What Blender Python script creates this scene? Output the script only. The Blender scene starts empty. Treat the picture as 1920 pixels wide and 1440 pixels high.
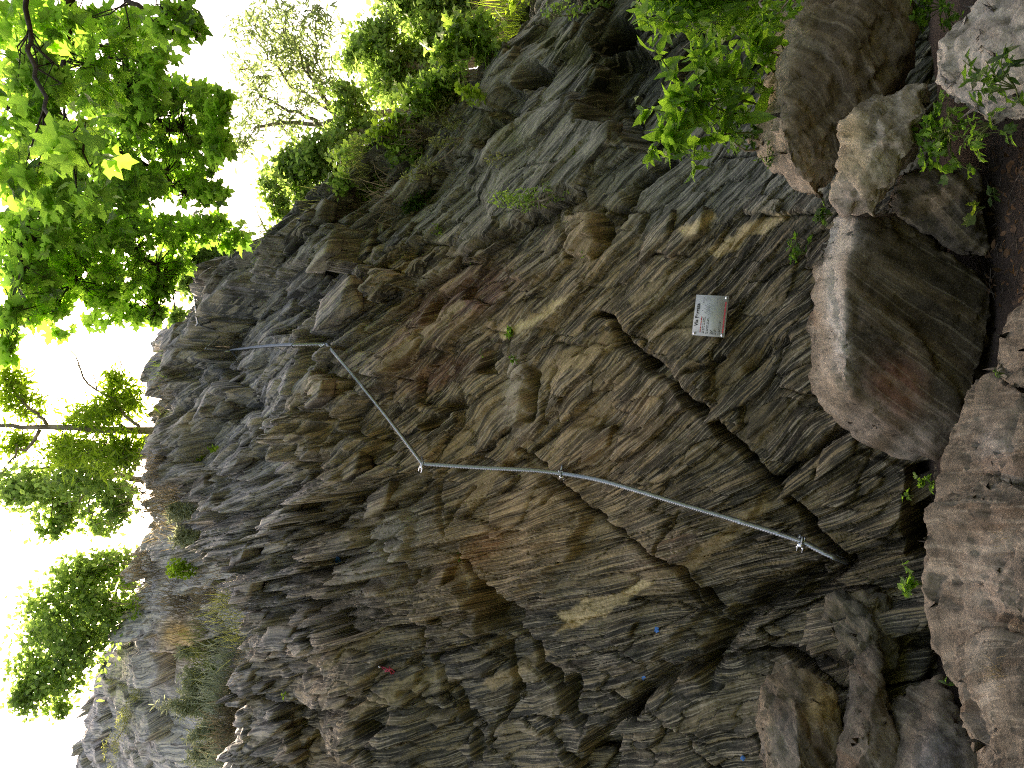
import bpy, bmesh, math, random
import numpy as np
from mathutils import Vector, Matrix
R = math.radians
scene = bpy.context.scene
COL = scene.collection

# ------------------------------------------------------------------ camera
CAM = np.array([0.0, 0.0, 1.5])
PITCH = R(15.0)
FPX = 960.0 / math.tan(R(33.0))          # focal length in photo pixels
FWD = np.array([0, math.cos(PITCH), math.sin(PITCH)])
XC = np.array([0, math.sin(PITCH), -math.cos(PITCH)])   # photo right = world down
YC = np.array([1.0, 0, 0])                               # photo up = world right
cd = bpy.data.cameras.new('camera'); cam = bpy.data.objects.new('camera', cd); COL.objects.link(cam)
cd.sensor_width = 36.0; cd.lens = 18.0 / math.tan(R(33.0)); cd.clip_end = 2000; cd.clip_start = 0.05
cam.matrix_world = Matrix(((XC[0], YC[0], -FWD[0], CAM[0]), (XC[1], YC[1], -FWD[1], CAM[1]),
                           (XC[2], YC[2], -FWD[2], CAM[2]), (0, 0, 0, 1)))
scene.camera = cam

# ------------------------------------------------------------------ sky, sun, exposure
SUN_EL, SUN_AZ = R(50), R(-14)            # azimuth from +Y towards +X: the sun stands behind the cliff
w = bpy.data.worlds.new('World'); scene.world = w; w.use_nodes = True
nt = w.node_tree; nt.nodes.clear()
sky = nt.nodes.new('ShaderNodeTexSky'); sky.sky_type = 'NISHITA'; sky.sun_disc = False
sky.sun_elevation = SUN_EL; sky.sun_rotation = SUN_AZ
sky.air_density = 1.0; sky.dust_density = 6.0; sky.ozone_density = 1.0
bg = nt.nodes.new('ShaderNodeBackground'); bg.inputs[1].default_value = 0.15
wo = nt.nodes.new('ShaderNodeOutputWorld')
nt.links.new(sky.outputs[0], bg.inputs[0]); nt.links.new(bg.outputs[0], wo.inputs[0])
sd = bpy.data.lights.new('sun', 'SUN'); sd.energy = 4.6; sd.angle = R(0.53); sd.color = (1.0, 0.95, 0.86)
sun = bpy.data.objects.new('sun', sd); COL.objects.link(sun)
sdir = Vector((math.cos(SUN_EL) * math.sin(SUN_AZ), math.cos(SUN_EL) * math.cos(SUN_AZ), math.sin(SUN_EL)))
sun.rotation_euler = sdir.to_track_quat('Z', 'Y').to_euler(); sun.location = sdir * 60
vs = scene.view_settings
vs.view_transform = 'Standard'; vs.look = 'None'; vs.gamma = 1.0; vs.use_curve_mapping = False
vs.exposure = 2.0
vs.use_white_balance = True; vs.white_balance_temperature = 8200; vs.white_balance_tint = 14
scene.cycles.use_denoising = False; scene.cycles.filter_width = 1.1; scene.cycles.max_bounces = 8; scene.cycles.transparent_max_bounces = 8

# ------------------------------------------------------------------ helpers
rng = np.random.default_rng(7)
random.seed(7)
def ray(px, py):
    px = np.asarray(px, float); py = np.asarray(py, float)
    dx = (px - 960) / FPX; dy = (720 - py) / FPX
    return FWD + dx[..., None] * XC + dy[..., None] * YC
def at(px, py, d):
    return CAM + ray(px, py) * np.asarray(d, float)[..., None]
def project(P):
    Q = P - CAM; z = Q @ FWD
    return 960 + FPX * (Q @ XC) / z, 720 - FPX * (Q @ YC) / z, z
def tag(o, label=None, cat=None, group=None, kind=None):
    if label: o['label'] = label
    if cat: o['category'] = cat
    if group: o['group'] = group
    if kind: o['kind'] = kind
    return o
def empty(name, loc):
    o = bpy.data.objects.new(name, None); o.location = loc; o.empty_display_size = .1
    COL.objects.link(o); return o
def obj(name, me, mat=None, parent=None):
    o = bpy.data.objects.new(name, me); COL.objects.link(o)
    if mat is not None and len(me.materials) == 0: me.materials.append(mat)
    if parent is not None:
        o.parent = parent; o.matrix_parent_inverse = Matrix.Translation(-Vector(parent.location))
    return o
def mesh_np(name, V, F, smooth=False):
    """F: (n,3) or (n,4) array, or list of arrays"""
    me = bpy.data.meshes.new(name)
    Fs = F if isinstance(F, list) else [F]
    Fs = [np.asarray(f, np.int32) for f in Fs if len(f)]
    nv = len(V); me.vertices.add(nv); me.vertices.foreach_set('co', np.asarray(V, np.float32).ravel())
    nl = sum(f.size for f in Fs); npol = sum(len(f) for f in Fs)
    me.loops.add(nl); me.polygons.add(npol)
    me.loops.foreach_set('vertex_index', np.concatenate([f.ravel() for f in Fs]))
    starts = []; c = 0
    for f in Fs:
        starts.append(c + np.arange(len(f)) * f.shape[1]); c += f.size
    me.polygons.foreach_set('loop_start', np.concatenate(starts).astype(np.int32))
    me.update(calc_edges=True)
    if smooth: me.shade_smooth()
    return me
def vattr(me, name, arr, typ):
    a = me.attributes.new(name, typ, 'POINT')
    if typ == 'FLOAT_VECTOR': a.data.foreach_set('vector', np.asarray(arr, np.float32).ravel())
    elif typ == 'FLOAT_COLOR':
        arr = np.asarray(arr, np.float32)
        if arr.shape[1] == 3: arr = np.concatenate([arr, np.ones((len(arr), 1), np.float32)], 1)
        a.data.foreach_set('color', arr.ravel())
    else: a.data.foreach_set('value', np.asarray(arr, np.float32).ravel())
class MB:
    """collects tubes, strips and polygons into ONE mesh"""
    def __init__(s): s.V = []; s.T = []; s.Q = []; s.n = 0
    def add(s, V, T=(), Q=()):
        V = np.asarray(V, float)
        if len(T): s.T.append(np.asarray(T) + s.n)
        if len(Q): s.Q.append(np.asarray(Q) + s.n)
        s.V.append(V); s.n += len(V)
    def tube(s, pts, r, k=6, cap=True):
        pts = np.asarray(pts, float); n = len(pts); r = np.broadcast_to(np.asarray(r, float), (n,))
        tg = np.gradient(pts, axis=0); tg /= np.linalg.norm(tg, axis=1)[:, None] + 1e-9
        up = np.array([0, 0, 1.0]) if abs(tg[0][2]) < .9 else np.array([1.0, 0, 0])
        V = []
        for i in range(n):
            u = np.cross(tg[i], up); u /= np.linalg.norm(u) + 1e-9; v = np.cross(u, tg[i]); up = v
            a = np.arange(k) * 2 * math.pi / k
            V.append(pts[i] + r[i] * (np.cos(a)[:, None] * u + np.sin(a)[:, None] * v))
        V = np.concatenate(V); Q = []
        for i in range(n - 1):
            for j in range(k):
                Q.append((i * k + j, i * k + (j + 1) % k, (i + 1) * k + (j + 1) % k, (i + 1) * k + j))
        T = []
        if cap:
            for i0 in (0, (n - 1) * k):
                for j in range(1, k - 1): T.append((i0, i0 + j, i0 + j + 1) if i0 else (i0, i0 + j + 1, i0 + j))
        s.add(V, T, Q)
    def box(s, M, size):
        x, y, z = [c / 2 for c in size]
        V = np.array([(a * x, b * y, c * z) for a in (-1, 1) for b in (-1, 1) for c in (-1, 1)])
        M = np.array(M); V = V @ M[:3, :3].T + M[:3, 3]
        s.add(V, Q=[(0, 1, 3, 2), (4, 6, 7, 5), (0, 4, 5, 1), (2, 3, 7, 6), (0, 2, 6, 4), (1, 5, 7, 3)])
    def build(s, name, mat, parent=None, smooth=False):
        F = []
        if s.Q: F.append(np.concatenate(s.Q))
        if s.T: F.append(np.concatenate(s.T))
        return obj(name, mesh_np(name, np.concatenate(s.V), F, smooth), mat, parent)

# noise ------------------------------------------------------------
def _h(ix, iy, iz, seed):
    h = (ix.astype(np.uint32) * np.uint32(374761393) + iy.astype(np.uint32) * np.uint32(668265263)
         + iz.astype(np.uint32) * np.uint32(2147483647 - 1013) + np.uint32(seed * 1442695041 % 4294967291))
    h = (h ^ (h >> np.uint32(13))) * np.uint32(1274126177)
    h = (h ^ (h >> np.uint32(15))) * np.uint32(2246822519)
    return (h ^ (h >> np.uint32(16))).astype(np.float64) / 4294967295.0
def _i(a): return a.astype(np.int64)
def vn2(x, y, seed=0):
    x0 = np.floor(x); y0 = np.floor(y); fx = x - x0; fy = y - y0
    ix, iy = _i(x0), _i(y0); z = np.zeros_like(ix)
    u = fx * fx * fx * (fx * (fx * 6 - 15) + 10); v = fy * fy * fy * (fy * (fy * 6 - 15) + 10)
    def g(i, j):
        a = _h(ix + i, iy + j, z, seed) * 2 * math.pi
        return np.cos(a) * (fx - i) + np.sin(a) * (fy - j)
    return 1.45 * ((g(0, 0) * (1 - u) + g(1, 0) * u) * (1 - v) + (g(0, 1) * (1 - u) + g(1, 1) * u) * v)
def fbm2(x, y, o=4, seed=0, gain=.5):
    r = 0; a = 1.0
    for k in range(o):
        r = r + a * vn2(x, y, seed + k * 17); x = x * 2.03 + 3.1; y = y * 2.03 - 1.7; a *= gain
    return r
def vn3(P, seed=0):
    x, y, z = P[:, 0], P[:, 1], P[:, 2]
    x0, y0, z0 = np.floor(x), np.floor(y), np.floor(z); fx, fy, fz = x - x0, y - y0, z - z0
    ix, iy, iz = _i(x0), _i(y0), _i(z0)
    s = lambda f: f * f * (3 - 2 * f)
    u, v, w_ = s(fx), s(fy), s(fz); r = 0
    for i in (0, 1):
        for j in (0, 1):
            for k in (0, 1):
                r = r + _h(ix + i, iy + j, iz + k, seed) * (u if i else 1 - u) * (v if j else 1 - v) * (w_ if k else 1 - w_)
    return r * 2 - 1
def fbm3(P, o=4, seed=0, gain=.5):
    r = 0; a = 1.0
    for k in range(o):
        r = r + a * vn3(P, seed + 13 * k); P = P * 2.03 + 5.3; a *= gain
    return r
def voro2(x, y, seed=0, box=True):
    """F1, F2-F1, offset from the cell's seed, three random numbers of the cell"""
    x0 = _i(np.floor(x)); y0 = _i(np.floor(y)); z = np.zeros_like(x0)
    f1 = np.full(x.shape, 9.0); f2 = np.full(x.shape, 9.0)
    ox = np.zeros_like(x); oy = np.zeros_like(x); cx = np.zeros_like(x0); cy = np.zeros_like(x0)
    for i in (-1, 0, 1):
        for j in (-1, 0, 1):
            qx = x0 + i; qy = y0 + j
            sx = qx + .1 + .8 * _h(qx, qy, z, seed); sy = qy + .1 + .8 * _h(qx, qy, z, seed + 1)
            
            if box:
                wd = .75 + .5 * _h(qx, qy, z, seed + 7)
                d = np.maximum(np.abs(x - sx + .25 * (y - sy)), np.abs(y - sy)) / wd
            else: d = np.hypot(x - sx, y - sy)
            m = d < f1
            f2 = np.where(m, f1, np.minimum(f2, d)); f1 = np.where(m, d, f1)
            ox = np.where(m, x - sx, ox); oy = np.where(m, y - sy, oy); cx = np.where(m, qx, cx); cy = np.where(m, qy, cy)
    return f1, f2 - f1, ox, oy, [_h(cx, cy, z, seed + 20 + k) for k in range(4)]
def voro3(P, seed=0):
    x, y, z = P[:, 0], P[:, 1], P[:, 2]; x0, y0, z0 = _i(np.floor(x)), _i(np.floor(y)), _i(np.floor(z))
    f1 = np.full(x.shape, 9.0); f2 = f1.copy(); O = np.zeros(P.shape); c = [np.zeros_like(x0) for _ in range(3)]
    for i in (-1, 0, 1):
        for j in (-1, 0, 1):
            for k in (-1, 0, 1):
                q = (x0 + i, y0 + j, z0 + k); sp = np.stack([q[0] + _h(*q, seed), q[1] + _h(*q, seed + 1), q[2] + _h(*q, seed + 2)], 1)
                D = P - sp; d = np.abs(D).max(1) * (.8 + .4 * _h(*q, seed + 3)); m = d < f1
                f2 = np.where(m, f1, np.minimum(f2, d)); f1 = np.where(m, d, f1); O = np.where(m[:, None], D, O)
                c = [np.where(m, q[t], c[t]) for t in range(3)]
    return f1, f2 - f1, O, [_h(*c, seed + 20 + t) * 2 - 1 for t in range(4)]
def sstep(a, b, x):
    t = np.clip((x - a) / (b - a), 0, 1); return t * t * (3 - 2 * t)
def softplus(x, k): return np.where(x / k > 30, x, k * np.log1p(np.exp(np.minimum(x / k, 30))))
def poly_sd(px, py, poly):
    """signed distance to a polygon (negative inside)"""
    P = np.asarray(poly, float); d = np.full(px.shape, 1e9); ins = np.zeros(px.shape, bool)
    for (x1, y1), (x2, y2) in zip(P, np.roll(P, -1, 0)):
        ex, ey = x2 - x1, y2 - y1
        t = np.clip(((px - x1) * ex + (py - y1) * ey) / (ex * ex + ey * ey + 1e-9), 0, 1)
        d = np.minimum(d, np.hypot(px - x1 - t * ex, py - y1 - t * ey))
        c = ((y1 > py) != (y2 > py)) & (px < (x2 - x1) * (py - y1) / (y2 - y1 + 1e-12) + x1)
        ins ^= c
    return np.where(ins, -d, d)
def line_d(px, py, pl):
    d = np.full(px.shape, 1e9)
    for (x1, y1), (x2, y2) in zip(pl[:-1], pl[1:]):
        ex, ey = x2 - x1, y2 - y1
        t = np.clip(((px - x1) * ex + (py - y1) * ey) / (ex * ex + ey * ey + 1e-9), 0, 1)
        d = np.minimum(d, np.hypot(px - x1 - t * ex, py - y1 - t * ey))
    return d

# materials --------------------------------------------------------
class NT:
    def __init__(s, name):
        s.m = bpy.data.materials.new(name); s.m.use_nodes = True; s.t = s.m.node_tree; s.t.nodes.clear()
        s.out = s.n('OutputMaterial')
    def n(s, typ, **kw):
        nd = s.t.nodes.new('ShaderNode' + typ)
        for k, v in kw.items(): setattr(nd, k, v)
        return nd
    def set(s, sock, v):
        if isinstance(v, bpy.types.NodeSocket): s.t.links.new(v, sock)
        elif v is not None:
            if isinstance(v, (tuple, list)) and len(v) == 3 and sock.type == 'RGBA': v = (*v, 1)
            sock.default_value = v
    def math(s, op, a, b=None, c=None, clamp=False):
        nd = s.n('Math', operation=op, use_clamp=clamp)
        for i, v in enumerate((a, b, c)):
            if v is not None: s.set(nd.inputs[i], v)
        return nd.outputs[0]
    def mix(s, f, a, b, mode='MIX'):
        nd = s.n('Mix', data_type='RGBA', blend_type=mode, clamp_factor=True)
        s.set(nd.inputs[0], f); s.set(nd.inputs[6], a); s.set(nd.inputs[7], b); return nd.outputs[2]
    def noise(s, vec, scale, detail=6, rough=.55, dist=0):
        nd = s.n('TexNoise'); s.set(nd.inputs['Vector'], vec); nd.inputs['Scale'].default_value = scale
        nd.inputs['Detail'].default_value = detail; nd.inputs['Roughness'].default_value = rough
        nd.inputs['Distortion'].default_value = dist; return nd.outputs['Fac']
    def vec(s, v, mul, add=(0, 0, 0)):
        nd = s.n('VectorMath', operation='MULTIPLY_ADD'); s.set(nd.inputs[0], v)
        nd.inputs[1].default_value = mul; nd.inputs[2].default_value = add; return nd.outputs[0]
    def ramp(s, f, a, b):
        nd = s.n('MapRange'); s.set(nd.inputs[0], f); nd.inputs[1].default_value = a; nd.inputs[2].default_value = b
        nd.interpolation_type = 'SMOOTHSTEP'; return nd.outputs[0]
    def attr(s, name): 
        nd = s.n('Attribute'); nd.attribute_name = name; return nd
    def bump(s, h, dist, strength=1.0, normal=None):
        nd = s.n('Bump'); s.set(nd.inputs['Height'], h); nd.inputs['Distance'].default_value = dist
        nd.inputs['Strength'].default_value = strength
        if normal is not None: s.set(nd.inputs['Normal'], normal)
        return nd.outputs[0]
    def bsdf(s, col, rough=.8, spec=.3, metal=0, normal=None, **kw):
        nd = s.n('BsdfPrincipled'); s.set(nd.inputs['Base Color'], col); s.set(nd.inputs['Roughness'], rough)
        s.set(nd.inputs['Specular IOR Level'], spec); nd.inputs['Metallic'].default_value = metal
        if normal is not None: s.set(nd.inputs['Normal'], normal)
        s.t.links.new(nd.outputs[0], s.out.inputs[0]); return nd
    def shader(s, sh): s.t.links.new(sh, s.out.inputs[0])

def rock_material(name='gneiss_rock', sc=1.0, st=1.0):
    """foliated gneiss: attribute 'fol' = (along, across, block) in metres, 'base' and 'alt' = rock colours"""
    N = NT(name)
    fol = N.attr('fol').outputs['Vector']; base = N.attr('base').outputs['Color']; alt = N.attr('alt').outputs['Color']
    geo = N.n('NewGeometry').outputs['Position']
    w1 = N.noise(N.vec(fol, (1.6, 5.0, .5)), 1.0, 3, .5)
    fs = N.n('VectorMath', operation='ADD'); N.set(fs.inputs[0], fol)
    cx = N.n('CombineXYZ'); N.set(cx.inputs[1], N.math('MULTIPLY', N.math('SUBTRACT', w1, .5), .05)); N.set(fs.inputs[1], cx.outputs[0])
    f = fs.outputs[0]
    broad = N.noise(N.vec(f, (1.1, 9, .7)), 1.0, 6, .62)
    fine = N.noise(N.vec(f, (1.7, 33 * sc, 1.0)), 1.0, 6, .66)
    thread = N.noise(N.vec(f, (3.2, 80 * sc, 1.0)), 1.0, 4, .6)
    blot = N.noise(geo, 2.1, 6, .6)
    grain = N.noise(geo, 60, 5, .7)
    spk = N.noise(geo, 210, 2, .6)
    # light/dark bands
    zone = N.noise(N.vec(f, (.55, 2.6, .4), (3.1, 1.7, 0)), 1.0, 4, .6)
    zone2 = N.noise(N.vec(f, (.8, 4.5, .9), (13.1, 7.7, 0)), 1.0, 4, .6)
    base = N.mix(N.math('MULTIPLY', N.ramp(zone, .52, .64), .8 * st), base, N.mix(1.0, base, (.38, .43, .46), 'MULTIPLY'))
    base = N.mix(N.math('MULTIPLY', N.ramp(zone2, .53, .62), .8), base, N.mix(.85, base, alt))
    base = N.mix(N.math('MULTIPLY', N.ramp(zone2, .44, .32), .5), base, N.mix(1.0, base, (.9, .62, .42), 'MULTIPLY'))
    k = N.math('ADD', N.math('MULTIPLY', N.ramp(broad, .40, .58), .45), N.math('MULTIPLY', N.ramp(fine, .40, .56), .7))
    dark = N.mix(1.0, base, (.19, .195, .20), 'MULTIPLY')
    c = N.mix(N.math('ADD', N.math('MULTIPLY', k, st), 1.0 - st), dark, base)
    c = N.mix(N.math('MULTIPLY', N.ramp(fine, .50, .57), N.math('MULTIPLY', N.ramp(broad, .42, .53), st)), c, alt)
    pale = N.mix(.5, alt, (.42, .38, .30))
    c = N.mix(N.math('MULTIPLY', N.ramp(thread, .55, .62), .8 * st), c, pale)
    plain = N.attr('plain').outputs['Fac']
    c = N.mix(plain, c, N.mix(N.ramp(fine, .35, .6), N.mix(1.0, base, (.8, .78, .74), 'MULTIPLY'), N.mix(.4, base, alt)))
    # lichen / weather blotches, mineral grain
    c = N.mix(N.math('MULTIPLY', N.ramp(blot, .55, .75), .35), c, N.mix(1.0, base, (1.5, 1.5, 1.45), 'MULTIPLY'))
    c = N.mix(N.math('MULTIPLY', N.ramp(blot, .47, .27), .45), c, dark)
    c = N.mix(N.ramp(grain, .55, .72), c, N.mix(1.0, c, (2.0, 1.95, 1.8), 'MULTIPLY'))
    c = N.mix(N.ramp(grain, .46, .30), c, N.mix(1.0, c, (.42, .42, .43), 'MULTIPLY'))
    c = N.mix(N.math('MULTIPLY', N.ramp(spk, .58, .70), .5), c, pale)
    if st < 1:
        mot = N.noise(geo, 13, 7, .68); mot2 = N.noise(geo, 4.5, 7, .65)
        c = N.mix(N.math('MULTIPLY', N.ramp(mot, .48, .34), .5), c, N.mix(1.0, c, (.30, .29, .27), 'MULTIPLY'))
        c = N.mix(N.math('MULTIPLY', N.ramp(mot, .54, .68), .65), c, N.mix(.5, alt, c))
        c = N.mix(N.math('MULTIPLY', N.ramp(mot2, .45, .28), .5), c, N.mix(1.0, c, (.42, .38, .33), 'MULTIPLY'))
        grain = N.math('ADD', grain, N.math('MULTIPLY', mot, 1.4))
    hgt = N.math('ADD', N.math('MULTIPLY', fine, st), N.math('ADD', N.math('MULTIPLY', thread, .3 * st), N.math('MULTIPLY', grain, .5)))
    b1 = N.bump(broad, .012, .8); b2 = N.bump(hgt, .009 if st == 1 else .016, 1.0, b1); b3 = N.bump(spk, .003, .8, b2)
    N.bsdf(c, N.math('ADD', .52, N.math('MULTIPLY', spk, .4)), .10, 0, b3)
    return N.m
ROCK = rock_material(); BROCK = rock_material('weathered_boulder_rock', .4, .38)
# ------------------------------------------------------------------ the rock face
# foliation: layers dip to the right; (a, b) = across / up the face in metres
def foliation(a, b, py):
    th = R(46) - R(17) * sstep(850, 1250, py)          # angle in the photo, flatter towards its foot
    ca, cb = np.sin(th), -np.cos(th)
    n = np.hypot(ca, cb); ca, cb = ca / n, cb / n
    s = a * ca + b * cb; t = -a * cb + b * ca
    return s, t
def gauss(px, py, cx, cy, rx, ry, ang=0):
    c, s_ = math.cos(R(ang)), math.sin(R(ang))
    u = ((px - cx) * c - (py - cy) * s_) / rx; v = ((px - cx) * s_ + (py - cy) * c) / ry
    return np.exp(-(u * u + v * v))
def colours(px, py, a, b):
    """rock colours by where the photo shows them (lithology, staining, lichen, haze put into the crest colour)"""
    n = px.shape
    def C(*c): return np.broadcast_to(np.array(c), n + (3,)).copy()
    base = C(.150, .120, .080); alt = C(.36, .255, .14)
    wob = 60 * fbm2(a * .9, b * .9, 3, 91)
    def mixin(wt, cb, ca):
        nonlocal base, alt
        base = base + wt[..., None] * (np.array(cb) - base); alt = alt + wt[..., None] * (np.array(ca) - alt)
    mixin(sstep(760, 520, px + wob + .18 * (py - 700)), (.29, .28, .275), (.42, .37, .30))      # weathered grey crest, its colour lightened to stand in for haze
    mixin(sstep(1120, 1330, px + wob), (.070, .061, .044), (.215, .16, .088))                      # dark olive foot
    mixin(sstep(520, 380, py + wob * .7 + .12 * (px - 900)) , (.155, .152, .125), (.24, .23, .175))       # grey green slab
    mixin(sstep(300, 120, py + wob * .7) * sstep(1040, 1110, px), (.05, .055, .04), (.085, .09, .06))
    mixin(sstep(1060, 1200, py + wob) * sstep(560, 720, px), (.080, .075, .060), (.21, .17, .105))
    for (cx, cy, rx, ry, an, cb, ca, k) in [
        (960, 1000, 150, 70, 35, (.25, .165, .085), (.40, .27, .14), .9),      # ochre face
        (905, 1030, 50, 22, 35, (.34, .17, .07), (.42, .25, .11), .9),
        (1150, 830, 130, 70, 40, (.16, .11, .065), (.30, .20, .11), .7),
        (900, 545, 70, 40, 30, (.14, .075, .055), (.22, .12, .085), .9),       # red brown
        (810, 590, 45, 40, 45, (.14, .07, .045), (.2, .11, .07), .8),
        (830, 700, 70, 22, 20, (.17, .085, .06), (.25, .13, .09), .8),
        (765, 660, 50, 40, 50, (.18, .10, .06), (.32, .2, .11), .8),
        (700, 1040, 110, 60, 60, (.30, .275, .23), (.40, .35, .28), .9),       # pale coarse blocks
        (970, 735, 26, 70, 5, (.38, .31, .23), (.46, .38, .29), .9),
        (1098, 437, 30, 45, 0, (.30, .22, .13), (.40, .30, .19), .9),
        (1010, 480, 50, 30, 30, (.22, .18, .14), (.36, .29, .2), .7),
        (640, 720, 30, 22, 0, (.32, .26, .19), (.4, .33, .25), .8),
        (335, 1195, 32, 34, 0, (.44, .26, .08), (.52, .33, .12), .95), (335, 1240, 40, 30, 0, (.36, .27, .20), (.42, .34, .27), .7),
        (1240, 1040, 70, 24, 35, (.24, .16, .10), (.33, .25, .15), .8),
        (1050, 85, 60, 25, -30, (.09, .105, .03), (.13, .13, .05), .7), (930, 240, 60, 20, -30, (.09, .105, .03), (.13, .13, .05), .6),
        (1300, 610, 30, 25, 0, (.28, .22, .12), (.36, .29, .17), .7), (1240, 560, 30, 30, 30, (.22, .18, .10), (.33, .27, .16), .7),
        (1500, 1340, 60, 110, -20, (.19, .15, .105), (.28, .21, .14), .9),
        (1620, 1380, 50, 120, 10, (.20, .165, .13), (.28, .23, .17), .9)]:
        mixin(k * np.clip(1.5 * gauss(px, py, cx, cy, rx, ry, an) + .25 * fbm2(a * 5, b * 5, 3, 5) * gauss(px, py, cx, cy, rx * 1.6, ry * 1.6, an), 0, 1), cb, ca)
    wx = px + 7 * fbm2(a * 7, b * 7, 3, 201); wy = py + 7 * fbm2(a * 7, b * 7, 3, 203)
    plain = .9 * np.clip(gauss(px, py, 700, 1040, 95, 55, 60) * 1.4, 0, 1) * (py > 950)
    for g_ in ((970, 735, 24, 62, 5), (1098, 437, 24, 42, 0), (640, 720, 24, 20, 0), (1300, 610, 26, 20, 0), (1420, 800, 40, 30, 30)): plain = np.maximum(plain, .85 * np.clip(1.6 * gauss(px, py, *g_), 0, 1))
    for poly, cb, ca in VEINS:
        P = np.array(poly); x0, y0 = P.min(0) - 20; x1, y1 = P.max(0) + 20; M = (px > x0) & (px < x1) & (py > y0) & (py < y1)
        if M.any():
            k = (.95 * sstep(2, -3, poly_sd(wx[M], wy[M], poly)))[:, None]; plain[M] = np.maximum(plain[M], .9 * k[:, 0]); base[M] += k * (np.array(cb) - base[M]); alt[M] += k * (np.array(ca) - alt[M])
    return base, alt, plain
QV = ((.50, .38, .20), (.58, .46, .27))
VEINS = [([(1040, 1153), (1107, 1120), (1160, 1110), (1207, 1083), (1227, 1093), (1190, 1117), (1133, 1157), (1083, 1173), (1040, 1190), (1062, 1167)], *QV),
    ([(1262, 1062), (1290, 1040), (1380, 975), (1440, 935), (1450, 945), (1390, 1000), (1300, 1065), (1270, 1085)], (.27, .20, .11), (.38, .29, .17)),
    ([(1325, 470), (1400, 420), (1480, 395), (1485, 407), (1420, 440), (1340, 487)], *QV), ([(1270, 432), (1335, 398), (1345, 405), (1290, 445)], *QV),
    ([(1000, 690), (1060, 655), (1130, 620), (1165, 620), (1150, 660), (1060, 700), (1010, 715)], (.23, .165, .09), (.44, .33, .18)),
    ([(930, 620), (990, 600), (1040, 560), (1085, 543), (1000, 612), (940, 640)], *QV), ([(850, 945), (900, 895), (960, 845), (975, 850), (965, 875), (880, 955)], (.27, .19, .10), (.46, .34, .19)),
    ([(700, 690), (780, 620), (860, 560), (870, 575), (790, 650), (720, 705)], (.24, .18, .11), (.44, .33, .2)), ([(520, 760), (600, 690), (690, 600), (700, 612), (620, 700), (540, 775)], (.30, .25, .18), (.44, .37, .27)),
    ([(640, 1010), (720, 930), (800, 880), (810, 895), (740, 950), (660, 1030)], (.26, .21, .14), (.42, .33, .21)), ([(760, 530), (850, 470), (940, 430), (945, 445), (860, 490), (770, 550)], (.27, .22, .16), (.42, .35, .25)),
    ([(900, 1280), (1000, 1225), (1040, 1215), (1010, 1245), (920, 1300)], (.22, .17, .10), (.36, .28, .16)), ([(600, 1240), (700, 1180), (760, 1165), (700, 1205), (610, 1260)], (.2, .165, .10), (.34, .27, .16)),
    ([(1180, 560), (1260, 500), (1330, 470), (1320, 485), (1260, 520), (1190, 580)], (.22, .17, .10), (.40, .31, .18)), ([(650, 1330), (760, 1270), (850, 1250), (770, 1300), (660, 1350)], (.19, .155, .09), (.34, .27, .15))]
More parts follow.
